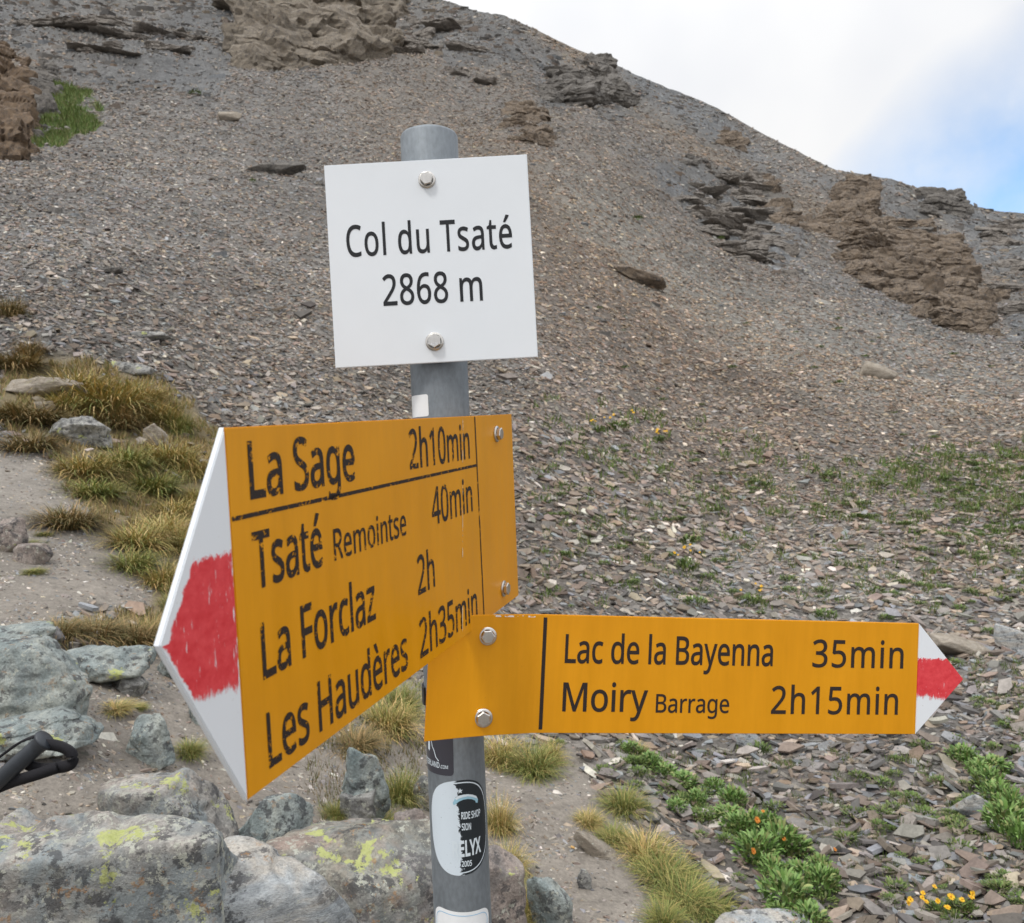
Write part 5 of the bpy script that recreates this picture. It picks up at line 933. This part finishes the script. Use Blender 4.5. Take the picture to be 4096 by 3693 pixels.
# individual larger slate slabs on the near scree (copies of a few shapes)
slabs = []
for i in range(8):
    rr_ = np.random.default_rng(500 + i); V, Fc = rock_geo(500 + i, (1, rr_.uniform(.4, .7), rr_.uniform(.06, .13)), 4, 11, .012, 0, soft=90, lo=.5)
    slabs.append(tri_mesh('slate_flake', V, Fc, False))
    slabs[-1].materials.append([m_plain('slate_bluish', (.24, .25, .265), .75, 0, .3, .25, 9), m_plain('slate_brown', (.25, .21, .18), .75, 0, .3, .25, 9), M_TAN][i % 3])
r_ = np.random.default_rng(77); cnt = 0
while cnt < 120:
    x = r_.uniform(1000, 2019); y = r_.uniform(1050, 1815)
    if 1200 < y < 1470 and x < 1900: continue
    L = grid_at([x], [y])
    if L(rDf)[0] > .3 or x > 2019 or L(GR)[0] > 13: continue
    p, n, r = at_px(x, y); s = (r_.uniform(.07, .12) if r_.random() < .85 else r_.uniform(.12, .17)) * min(1, r / 4)
    o = link('slate_flake', slabs[r_.integers(8)], None, None, p + n * s * .03)
    q = n.to_track_quat('Z', 'Y').to_matrix().to_4x4() @ Matrix.Rotation(r_.normal(-.2, .7), 4, 'Z') @ Matrix.Rotation(r_.normal(0, .2), 4, 'X') @ Matrix.Rotation(r_.normal(.0, .2), 4, 'Y')
    o.matrix_world = Matrix.Translation(p + n * s * .03) @ q @ Matrix.Scale(s, 4)
    tag(o, 'larger loose slate slab lying on top of the scree right of the pole', 'slab', 'larger slate slabs on the near scree'); cnt += 1

# ------------------------------------------------------------------ grass and plants
M_GRASS = m_plantcol('grass_blades', .65); M_LEAF = m_plantcol('leaves', .5); M_PETAL = m_plantcol('petals', .6)
GREENS = {'straw': [(.44, .31, .13), (.34, .26, .10), (.27, .25, .09), (.50, .39, .20)], 'olive': [(.25, .235, .08), (.18, .20, .06), (.34, .28, .11), (.13, .16, .05)],
          'green': [(.13, .18, .05), (.18, .22, .06), (.09, .13, .04), (.26, .24, .09)], 'dark': [(.15, .13, .06), (.22, .17, .08), (.11, .11, .045), (.30, .21, .10)]}
def grass_geo(seed, kind, nb=420, R=1.0, Lb=1.0, wid=.018, droop=1.0, mix2=None):
    r = np.random.default_rng(seed); a = r.uniform(0, 2 * np.pi, nb); q = np.sqrt(r.uniform(0, 1, nb)) * R
    X = q * np.cos(a) * .75; Y = q * np.sin(a) * .6
    az = a + r.normal(0, .9, nb); L = Lb * r.uniform(.35, 1.0, nb); lean = np.clip(.20 + .5 * q / R + r.normal(0, .32, nb), .02, 1.4)
    pal = np.array(GREENS[kind] + (GREENS[mix2] if mix2 else [])); cl = pal[r.integers(len(pal), size=nb)] * r.uniform(.85, 1.55, (nb, 1)) * [1.05, 1, .95]
    seg = 4; P = np.zeros((nb, seg + 1, 3)); P[:, 0] = np.stack([X, Y, np.full(nb, -.12)], 1); ang = lean.copy()
    for k in range(seg):
        st_ = L / seg; P[:, k + 1] = P[:, k] + np.stack([np.sin(ang) * np.cos(az) * st_, np.sin(ang) * np.sin(az) * st_, np.cos(ang) * st_], 1); ang = ang + droop * r.uniform(.15, .5, nb)
    side = np.stack([-np.sin(az), np.cos(az), np.zeros(nb)], 1); wk = np.array([1, .95, .8, .5, .08]) * wid
    A = P - side[:, None] * wk[None, :, None]; B = P + side[:, None] * wk[None, :, None]
    V = np.stack([A, B], 2).reshape(-1, 3); bi = (np.arange(nb) * 2 * (seg + 1))[:, None, None]
    k_ = np.arange(seg)[None, :, None] * 2; Fq = (bi + k_ + np.array([0, 1, 3, 2])[None, None]).reshape(-1, 4)
    tipc = np.linspace(.72, 1.25, seg + 1); cc = (cl[:, None, None] * tipc[None, :, None, None] * np.ones((1, 1, 2, 1)) if False else np.repeat((cl[:, None] * (.85 + .15 * tipc)[None, :, None])[:, :, None], 2, 2)).reshape(-1, 3)
    return V, Fq, cc
TUFTS = {}
def tuft_mesh(kind, var):
    k = (kind, var)
    if k not in TUFTS:
        mx_ = {'straw': 'olive', 'olive': 'straw', 'green': 'olive', 'dark': None}[kind]
        V, Fq, cc = grass_geo(900 + var * 7 + len(kind), kind, 1150, .55, 1.0, .0075, 1.25, mx_)
        TUFTS[k] = mk_fast('grass_tuft', V, Fq.ravel(), np.arange(len(Fq)) * 4, np.full(len(Fq), 4), cc, True); TUFTS[k].materials.append(M_GRASS)
    return TUFTS[k]
def tuft(px, py, wpx, hpx, kind, label, group=None, var=None, sq=1.0):
    p, n, r = at_px(px, py); r = (p - Vector((0, 0, H))).length; W_ = wpx * r / 1528; Hh = hpx * r / 1528
    o = link('grass_tuft', tuft_mesh(kind, random.randrange(4) if var is None else var), None, None, p)
    o.rotation_euler = (0, 0, random.uniform(0, 6.28)); sxy = W_ / 1.55; o.scale = (sxy * 1.12, sxy * 1.12, max(Hh / .82, sxy * .35)); tag(o, label, 'grass', group); return o
GL = 'grass tufts beside the path'
T = [(60, 700, 60, 40, 'dark', 'brown grass tuft at the left edge high above the path'), (25, 640, 60, 50, 'dark', 'reddish brown tuft standing alone in the left scree'),
     (35, 725, 110, 40, 'dark', 'low brown tuft left of the flat tan rock'), (150, 770, 150, 60, 'olive', 'olive grass tuft at the top of the grassy bank'),
     (210, 800, 170, 80, 'straw', 'straw coloured tuft in the upper part of the bank'), (270, 790, 120, 60, 'olive', 'olive tuft next to the scree at the top of the bank'),
     (130, 800, 100, 50, 'straw', 'straw tuft over the small pale rock'), (60, 830, 140, 50, 'dark', 'low dark tuft left of the cracked rock'),
     (15, 825, 90, 45, 'dark', 'brown tuft cut by the left frame edge'), (230, 835, 120, 60, 'dark', 'dark tuft hanging over the bare soil'),
     (310, 830, 110, 60, 'straw', 'dry tuft right above the pale rounded rock'), (350, 850, 70, 60, 'green', 'green tuft at the edge of the scree'),
     (60, 885, 110, 50, 'dark', 'dark low tuft below the cracked rock'), (170, 930, 130, 60, 'olive', 'olive tuft below the cracked rock in the bank middle'),
     (240, 920, 130, 70, 'green', 'green tuft in the middle of the bank'), (330, 910, 130, 70, 'straw', 'straw tuft right of the bank middle'),
     (375, 930, 90, 80, 'olive', 'olive tuft beside the upper left sign edge'), (300, 960, 130, 60, 'green', 'green tuft in the lower middle of the bank'),
     (180, 975, 120, 50, 'green', 'low green tuft at the edge of the path'), (380, 990, 80, 60, 'straw', 'dry tuft close to the white arrow edge'),
     (340, 1010, 110, 50, 'olive', 'olive tuft above the large lower tuft'), (130, 1035, 130, 60, 'dark', 'round brown tussock standing alone in the path'),
     (270, 1080, 140, 60, 'straw', 'straw tuft at the right rim of the path'), (320, 1060, 130, 70, 'olive', 'large olive tuft right of the path'),
     (360, 1090, 90, 80, 'straw', 'dry tuft next to the white arrow'), (260, 1120, 110, 50, 'green', 'green tuft at the bend of the path'),
     (320, 1150, 110, 60, 'olive', 'olive tuft left of the red paint'), (345, 1200, 60, 50, 'green', 'narrow green tuft left of the arrow point'),
     (40, 1075, 60, 14, 'green', 'tiny green tuft lying on the path'), (65, 1125, 40, 12, 'green', 'tiny round green tuft lower on the path'), (85, 1055, 30, 10, 'green', 'tiny flat tuft near the brown tussock'),
     (120, 1265, 110, 46, 'dark', 'dark overhanging tussock under the path, left end'), (190, 1270, 120, 52, 'dark', 'dark overhanging tussock under the path, middle'), (260, 1275, 120, 70, 'dark', 'dark overhanging tussock under the path with straw stalks'),
     (300, 1265, 70, 70, 'olive', 'olive tussock at the right end of the dark row'), (225, 1405, 70, 20, 'olive', 'flat tuft above the pointed stone'), (275, 1400, 30, 14, 'green', 'small green tuft behind the pointed stone'),
     (372, 1490, 60, 40, 'green', 'green tuft right of the pointed stone'),
     (760, 1440, 130, 90, 'olive', 'olive tuft seen under the lower edge of the left arrow'), (700, 1480, 110, 50, 'dark', 'dry dark grass left under the left arrow'), (790, 1400, 90, 80, 'green', 'green tuft right behind the left arrow board'),
     (790, 1580, 80, 90, 'green', 'dark green tuft right of the upright stone'), (660, 1610, 50, 40, 'green', 'green tuft left of the upright stone'), (740, 1640, 110, 30, 'green', 'low dark green tuft at the foot of the upright stone'),
     (985, 1500, 100, 80, 'olive', 'olive tuft immediately right of the pole under the board'), (1050, 1520, 110, 80, 'green', 'bushy green tuft right of the pole under the board'), (1085, 1500, 60, 60, 'straw', 'straw tuft behind the bushy green one'),
     (985, 1640, 70, 90, 'olive', 'olive tuft right beside the oval sticker'), (1000, 1720, 80, 80, 'straw', 'orange straw tuft lower right of the sticker'), (1020, 1800, 90, 100, 'straw', 'long dry tuft at the bottom right of the pole'), (1010, 1850, 80, 80, 'olive', 'olive tuft at the bottom edge right of the pole'),
     (1230, 1600, 90, 60, 'green', 'dark green tuft at the top of the bare dirt'), (1160, 1625, 60, 34, 'olive', 'small olive tuft above the narrow slab'), (1210, 1660, 70, 40, 'green', 'low green tuft beside the narrow slab'),
     (1270, 1695, 110, 60, 'olive', 'long olive tuft in the middle of the grassy strip'), (1310, 1740, 120, 66, 'green', 'long green tuft drooping over the dirt'), (1350, 1785, 120, 60, 'green', 'green tuft low in the grassy strip'),
     (1400, 1800, 100, 50, 'green', 'green tuft at the lower end of the grassy strip'), (1310, 1830, 80, 60, 'green', 'green tuft at the bottom end of the strip'), (1250, 1480, 50, 30, 'olive', 'small olive tuft under the right arrow board')]
for x, y, w_, h_, kd, lb_ in T: tuft(x, y, w_, h_, kd, lb_, GL if x < 450 else 'grass tufts around the pole foot')

def leaf_geo(r, L, W, nseg=4):
    """one folded ovate leaf along +x rising, returns verts (2*nseg+... ,3) quads"""
    V, Fq = [], []; u = np.linspace(0, 1, nseg + 1); wv = np.sin(np.pi * np.clip(u * .92 + .08, 0, 1)) ** .8 * W / 2; bend = r.uniform(.3, 1.0)
    x = L * u; z = L * (.5 * u - bend * .45 * u * u)
    for i in range(nseg + 1): V += [(x[i], -wv[i], z[i] + wv[i] * .35), (x[i], 0, z[i]), (x[i], wv[i], z[i] + wv[i] * .35)]
    for i in range(nseg): a = i * 3; Fq += [(a, a + 1, a + 4, a + 3), (a + 1, a + 2, a + 5, a + 4)]
    return np.array(V), np.array(Fq)
def foliage_geo(seed, nl, R, L, W, hgt, pal):
    r = np.random.default_rng(seed); VV, FF, CC, k = [], [], [], 0
    for i in range(nl):
        V, Fq = leaf_geo(r, L * r.uniform(.6, 1.2), W * r.uniform(.7, 1.2)); a = r.uniform(0, 6.28); el = r.uniform(-.1, 1.1)
        V = rot_z(rot_y(V, -el), a); q = R * math.sqrt(r.random()); b = a + r.normal(0, .5)
        V += [q * math.cos(b), q * math.sin(b), hgt * r.random() * (1 - .5 * q / R)]
        VV.append(V); FF.append(Fq + k); k += len(V); c = np.array(pal[r.integers(len(pal))]) * r.uniform(.75, 1.3); CC.append(np.tile(c, (len(V), 1)))
    return np.concatenate(VV), np.concatenate(FF), np.concatenate(CC)
LP = [(.14, .25, .06), (.19, .31, .09), (.08, .15, .04), (.20, .30, .10), (.24, .27, .10)]
LEAVES = []
for i in range(5):
    V, Fq, cc = foliage_geo(40 + i, 260, .46, .19, .075, .45, LP); me = mk_fast('foliage', V, Fq.ravel(), np.arange(len(Fq)) * 4, np.full(len(Fq), 4), cc, True); me.materials.append(M_LEAF); LEAVES.append(me)
CUSH = []
for i in range(5):
    V, Fq, cc = foliage_geo(60 + i, 120, .45, .20, .06, .28, [(.09, .15, .035), (.13, .19, .05), (.07, .11, .03), (.17, .19, .07)]); me = mk_fast('cushion_plant', V, Fq.ravel(), np.arange(len(Fq)) * 4, np.full(len(Fq), 4), cc, True); me.materials.append(M_LEAF); CUSH.append(me)
def flower_mesh(seed, col):
    r = np.random.default_rng(seed); bm = bmesh.new(); cl = bm.verts.layers.float_color.new('col')
    def v(co, c): x = bm.verts.new(co); x[cl] = (*c, 1); return x
    for k in range(3):   # stem
        pass
    gs = (.10, .14, .05); pr_ = [[v((.0015 * math.cos(2.1 * j), .0015 * math.sin(2.1 * j), h_), gs) for j in range(3)] for h_ in (-.12, 0)]
    for j in range(3): bm.faces.new((pr_[0][j], pr_[0][(j + 1) % 3], pr_[1][(j + 1) % 3], pr_[1][j]))
    n = 13
    for j in range(n):
        a = 6.283 * j / n; c = np.array(col) * r.uniform(.8, 1.15); d = np.array([math.cos(a), math.sin(a), 0]); s = np.array([-math.sin(a), math.cos(a), 0]); dz_ = r.uniform(-.002, .004)
        bm.faces.new([v(tuple(d * q + s * w_ + [0, 0, z_]), c) for q, w_, z_ in ((.003, -.0015, .001), (.013, -.0028, .002 + dz_), (.017, 0, .001 + dz_), (.013, .0028, .002 + dz_), (.003, .0015, .001))])
    cc_ = np.array(col) * [.75, .45, .3]; ring = [v((.0045 * math.cos(6.283 * j / 8), .0045 * math.sin(6.283 * j / 8), .0025), cc_) for j in range(8)]; top = v((0, 0, .0055), cc_)
    for j in range(8): bm.faces.new((ring[j], ring[(j + 1) % 8], top))
    me = bpy.data.meshes.new('flower'); bm.to_mesh(me); bm.free(); me.materials.append(M_PETAL); return me
FY = [flower_mesh(i, (.72, .42, .02)) for i in range(2)]; FO = [flower_mesh(5 + i, (.55, .20, .03)) for i in range(2)]
def plant(px, py, wpx, hpx, label, group, nfl=0, fl='y', mesh=None):
    p, n, r = at_px(px, py); r = (p - Vector((0, 0, H))).length; W_ = wpx * r / 1528; Hh = hpx * r / 1528
    me = random.choice(LEAVES if mesh is None else mesh)
    if nfl == 0:
        o = link('alpine_plant', me, None, None, p + n * (.018 if r < 12 else .04)); o.scale = (W_ / 1.2, W_ / 1.2, Hh / .6); o.rotation_euler = (0, 0, random.uniform(0, 6.28)); tag(o, label, 'plant', group); return o
    o = empty('flowering_plant', p); tag(o, label, 'flowering plant', group)
    f = link('foliage', me, None, o); f.scale = (W_ / 1.2, W_ / 1.2, Hh / .6); f.rotation_euler = (0, 0, random.uniform(0, 6.28))
    for i in range(nfl):
        q = link('flower', random.choice(FY if fl == 'y' else FO), None, o); a = random.uniform(0, 6.28); R0_ = W_ * .55 * math.sqrt(random.random())
        q.location = (R0_ * math.cos(a), R0_ * math.sin(a), Hh * random.uniform(.75, 1.25)); q.rotation_euler = (random.uniform(.1, 1.1), random.uniform(-.4, .4), random.uniform(-.6, .6)); s = random.uniform(.5, .8) * max(1, r / 6); q.scale = (s, s, s)
    return o
GP1 = 'leafy plants in the green strip across the scree'
strip = [(1240, 1480, 50, 30), (1275, 1500, 60, 34), (1310, 1530, 60, 36), (1350, 1560, 70, 40), (1385, 1590, 70, 44), (1330, 1590, 50, 30), (1420, 1620, 80, 50), (1400, 1560, 50, 30), (1455, 1650, 80, 55), (1440, 1600, 60, 40), (1490, 1640, 80, 60), (1530, 1640, 70, 50), (1480, 1690, 90, 60), (1530, 1690, 90, 60), (1580, 1690, 70, 50), (1520, 1740, 90, 60), (1570, 1740, 90, 60), (1610, 1730, 60, 46), (1560, 1790, 100, 60), (1610, 1780, 80, 60), (1590, 1825, 90, 50), (1545, 1825, 80, 40), (1500, 1725, 60, 40), (1640, 1760, 50, 36)]
for i, (x, y, w_, h_) in enumerate(strip):
    x += random.uniform(-16, 16); y += random.uniform(-12, 12); q_ = random.uniform(.65, 1.05); w_ *= q_; h_ *= q_ * random.uniform(.7, 1.1)
    nf = 1 if (x > 1470 and 1640 <= y <= 1745) else 0
    plant(x, y, w_, h_, 'bright green leafy plant with orange flower heads in the green strip' if nf else 'bright green leafy plant without flowers in the green strip right of the dirt', GP1 + (' with flowers' if nf else ''), nf, 'o')
for i in range(26):
    u_ = random.random(); x_ = 1225 + 400 * u_ + random.uniform(-26, 26); plant(x_, 1475 + 340 * u_ ** 1.05 + random.uniform(-14, 20), random.uniform(34, 60), random.uniform(14, 26), 'low small leaved green growth between the taller plants of the strip', 'low growth in the green strip', 0, 'y', CUSH)
for x, y, w_, h_ in [(1950, 1560, 60, 40), (1975, 1590, 70, 40), (2000, 1620, 60, 44), (1985, 1660, 80, 50), (2010, 1690, 60, 50), (1930, 1530, 50, 30), (1900, 1500, 60, 30), (1960, 1520, 60, 26)]:
    plant(x, y, w_, h_, 'dark leafy plant in the clump at the right frame edge', 'leafy plants at the right edge')
plant(1355, 1130, 60, 44, 'round green cushion with yellow flowers in the middle of the scree', None, 7, 'y', CUSH)
plant(1360, 1075, 60, 26, 'small cushion just above the yellow flowered one', None, 0, 'y', CUSH)
plant(1215, 850, 70, 30, 'pale green cushion with yellow flowers right of the upper left board corner', None, 6, 'y', CUSH)
plant(1180, 860, 40, 26, 'small cushion left of the pale flowered one', None, 3, 'y', CUSH)
plant(1480, 1180, 60, 30, 'cushion with yellow flowers above the right arrow board', None, 5, 'y', CUSH)
plant(1300, 865, 50, 20, 'low cushion with yellow flowers right of the pole', None, 5, 'y', CUSH)
for i, (x, y) in enumerate([(1850, 1795), (1880, 1815), (1820, 1820), (1905, 1800)]): plant(x, y, 44, 30, ['yellow daisy like plant in the bottom right, leftmost rear', 'yellow flowered plant nearest the bottom right', 'yellow flowered plant at the bottom edge', 'yellow flowered plant, the rightmost at the bottom'][i], None, 3, 'y', CUSH)
for x, y, w_, h_, l_ in [(1255, 440, 34, 12, 'green cushion high on the scree right of the plate'), (1420, 452, 20, 10, 'small green cushion under the thin rock bands'), (385, 180, 30, 14, 'green cushion below the slaty bands on the left'), (500, 378, 16, 10, 'yellow green cushion below the low dark ledge'), (1500, 1240 + 240, 50, 28, 'green cushion under the right board'), (1370, 1200, 60, 26, 'dark cushion touching the upper edge of the right board'), (1625, 1205, 56, 30, 'green cushion above the right end of the right board'), (1555, 1140, 40, 20, 'small bright cushion above the right board')]:
    plant(x, y, w_, h_, l_, None, 0, 'y', CUSH)
r_ = np.random.default_rng(91); cnt = 0; dens = []
while cnt < 280:
    x = r_.uniform(1030, 2030); y = r_.uniform(600, 1810)
    if (1215 < y < 1460 and x < 1880): continue
    dn_ = .18 + .8 * np.exp(-((x - 1930) / 170) ** 2 - ((y - 970) / 110) ** 2) + .35 * np.exp(-((x - 1350) / 250) ** 2 - ((y - 1000) / 160) ** 2) + (.4 if x > 1750 and y > 1000 else 0)
    if r_.random() > dn_ or float(grid_at([x], [y])(rDf)[0]) > .3: continue
    sz = r_.uniform(14, 42) * np.interp(y, [600, 1000, 1800], [.45, .9, 1.3])
    plant(x, y, sz, sz * .42, 'small green cushion plant scattered among the slate flakes', 'small cushion plants dotted over the scree', 0, 'y', CUSH); cnt += 1
# grass growing beside the rusty crag and turf patches: countless blades
def turf(polys, nb, hgt, name, label, seed, pal=((.10, .17, .035), (.14, .20, .05), (.08, .12, .03), (.18, .18, .07)), wpx=1.6, thr=-.25):
    r = np.random.default_rng(seed); pts = []
    allx = [q[0] for p in polys for q in p]; ally = [q[1] for p in polys for q in p]; x = r.uniform(min(allx), max(allx), nb * 6); y = r.uniform(min(ally), max(ally), nb * 6)
    m = region(x, y, polys, 16, 400 + seed) & (vnoise(np.stack([x / 22, y / 11, x * 0], -1), seed) > thr); x, y = x[m][:nb], y[m][:nb]; L = grid_at(x, y); P = L(GP); R = L(GR)
    n_ = len(x); a = r.uniform(0, 6.28, n_); hh_ = hgt * R / 1528 * r.uniform(.5, 1.1, n_); w_ = wpx * R / 1528; side = np.stack([np.cos(a * .3), np.sin(a) * .3, 0 * a], 1)
    tipv = P + np.stack([r.normal(0, .45, n_) * hh_, r.normal(0, .45, n_) * hh_, hh_], 1); A = P - side * w_[:, None]; B = P + side * w_[:, None]; A[:, 2] -= .02; B[:, 2] -= .02
    V = np.stack([A, B, tipv], 1).reshape(-1, 3); pal = np.array(pal); c = np.repeat(pal[r.integers(len(pal), size=n_)] * r.uniform(.75, 1.2, (n_, 1)), 3, 0)
    o = link(name, mk_fast(name, V, np.arange(3 * n_), np.arange(n_) * 3, np.full(n_, 3), c), M_GRASS); tag(o, label, 'grass', kind='stuff')
turf([GREEN[0], [(120, 130), (180, 150), (200, 230), (150, 270), (60, 290), (110, 240), (150, 200)]], 12000, 12, 'grass', 'bright green grass growing below the rusty crag', 3, wpx=1.2)
turf([GREEN[1], [(1900, 1280), (2030, 1330), (2030, 1480), (1960, 1420)], [(1860, 860), (2030, 900), (2030, 1130), (1930, 1060)]], 6000, 13, 'grass', 'low green grass patches on the right scree', 4, thr=.12)
turf([GRASSY[0]], 18000, 13, 'grass', 'short dry grass between the tufts beside the path', 5, ((.36, .27, .12), (.24, .21, .08), (.17, .18, .06), (.44, .33, .17), (.20, .14, .08)))
turf([[(600, 1400), (840, 1350), (860, 1520), (780, 1640), (640, 1640), (600, 1520)]], 2500, 18, 'grass', 'short dry grass around the upright stone', 6, ((.20, .16, .09), (.13, .14, .05), (.10, .11, .04), (.26, .20, .12)))

# ------------------------------------------------------------------ trekking pole lying on the boulder
def sweep(name, pts, prof, mat, parent, closed_prof=True, smooth=True, radii=None):
    """profile (x,y) swept along pts (Vectors)"""
    bm = bmesh.new(); rings = []; up0 = Vector((0, 0, 1))
    for i, p in enumerate(pts):
        t_ = (pts[min(i + 1, len(pts) - 1)] - pts[max(i - 1, 0)]).normalized(); a = t_.cross(up0).normalized(); b = a.cross(t_).normalized(); s = radii[i] if radii else 1
        rings.append([bm.verts.new(p + a * x * s + b * y * s) for x, y in prof])
    m = len(prof)
    for r1, r2 in zip(rings, rings[1:]):
        for j in range(m): bm.faces.new((r1[j], r1[(j + 1) % m], r2[(j + 1) % m], r2[j]))
    bm.faces.new(rings[0]); bm.faces.new(rings[-1][::-1]); bmesh.ops.recalc_face_normals(bm, faces=bm.faces)
    return link(name, bm_mesh(name, bm, smooth), mat, parent)
def Q(px, py, z): return P3(px * OV, py * OV, z)
ZT = 1.98
b0 = Q(40, 1500, ZT); tp = empty('trekking_pole', b0)
tag(tp, 'black trekking pole with wrist strap lying on the boulder at the left edge', 'trekking pole')
M_FOAM = m_plain('grey_black_foam_grip', (.030, .036, .045), .45, 0, .5, .1, 90); M_STRAP = m_plain('black_webbing', (.016, .016, .020), .8, 0, .3, .2, 200)
circ = [(math.cos(2 * math.pi * i / 20), math.sin(2 * math.pi * i / 20)) for i in range(20)]
A0, A1 = Q(-60, 1590, ZT - .02) - b0, Q(92, 1456, ZT) - b0
g = [A0.lerp(A1, q) for q in (0, .3, .42, .6, .85, .93, .955, .97, .99, 1.0)]
sweep('grip', g, circ, M_FOAM, tp, radii=[.019, .019, .021, .0215, .021, .022, .027, .0285, .027, .013])
A2 = Q(-260, 1760, ZT - .05) - b0
sweep('shaft', [A2, A2.lerp(A0, .5), A0 + (A1 - A0) * .02], circ, m_plain('dark_shaft', (.04, .04, .045), .3, .6), tp, radii=[.008, .008, .008])
def loop(px, z, n=60):
    P = [Q(a, b, ZT + c) - b0 for a, b, c in px]; out = []
    for i in range(n + 1):
        u = i / n * (len(P) - 1); j = min(int(u), len(P) - 2); f_ = u - j; p0, p1, p2, p3 = P[max(j - 1, 0)], P[j], P[j + 1], P[min(j + 2, len(P) - 1)]
        out.append(.5 * ((2 * p1) + (p2 - p0) * f_ + (2 * p0 - 5 * p1 + 4 * p2 - p3) * f_ ** 2 + (3 * p1 - p0 - 3 * p2 + p3) * f_ ** 3))
    return out
band = [(-.014, -.003), (.014, -.003), (.014, .003), (-.014, .003)]; bandv = [(-.003, -.014), (.003, -.014), (.003, .014), (-.003, .014)]
sweep('strap', loop([(-60, 1540, .01), (-10, 1500, .02), (40, 1464, .02), (75, 1450, .01)], 0), band, M_STRAP, tp)
sweep('strap', loop([(86, 1468, .0), (110, 1470, -.01), (132, 1478, -.02), (143, 1492, -.02), (138, 1508, -.02), (112, 1514, -.01), (80, 1516, 0), (50, 1506, .01), (30, 1500, .02)], 0), bandv, M_STRAP, tp)
sweep('strap', loop([(112, 1514, -.02), (70, 1528, -.02), (30, 1540, -.01), (-10, 1556, .0), (-60, 1580, .02)], 0), bandv, M_STRAP, tp)

# cigarette butt on the dirt
p, n, r = at_px(1126, 1678); o = empty('cigarette_butt', p); tag(o, 'tiny tan cigarette butt lying on the bare dirt right of the pole', 'cigarette butt')
d_ = Vector((1, -.55, -.25)).normalized()
sweep('filter', [Vector((0, 0, .006)), d_ * .017 + Vector((0, 0, .006))], [(x * .004, y * .004) for x, y in circ], m_plain('filter_paper', (.62, .38, .14), .7), o)
sweep('burnt_end', [d_ * .0172 + Vector((0, 0, .006)), d_ * .025 + Vector((0, 0, .006))], [(x * .0038, y * .0038) for x, y in circ], m_plain('white_paper', (.65, .60, .52), .7), o)

turf([[(1040, 780), (1300, 800), (1600, 900), (2030, 860), (2030, 1200), (1040, 1200)], [(1180, 1470), (2030, 1470), (2030, 1800), (1700, 1810)]], 16000, 15, 'grass', 'sparse green wisps between the slate flakes behind the right board', 8, thr=.30)
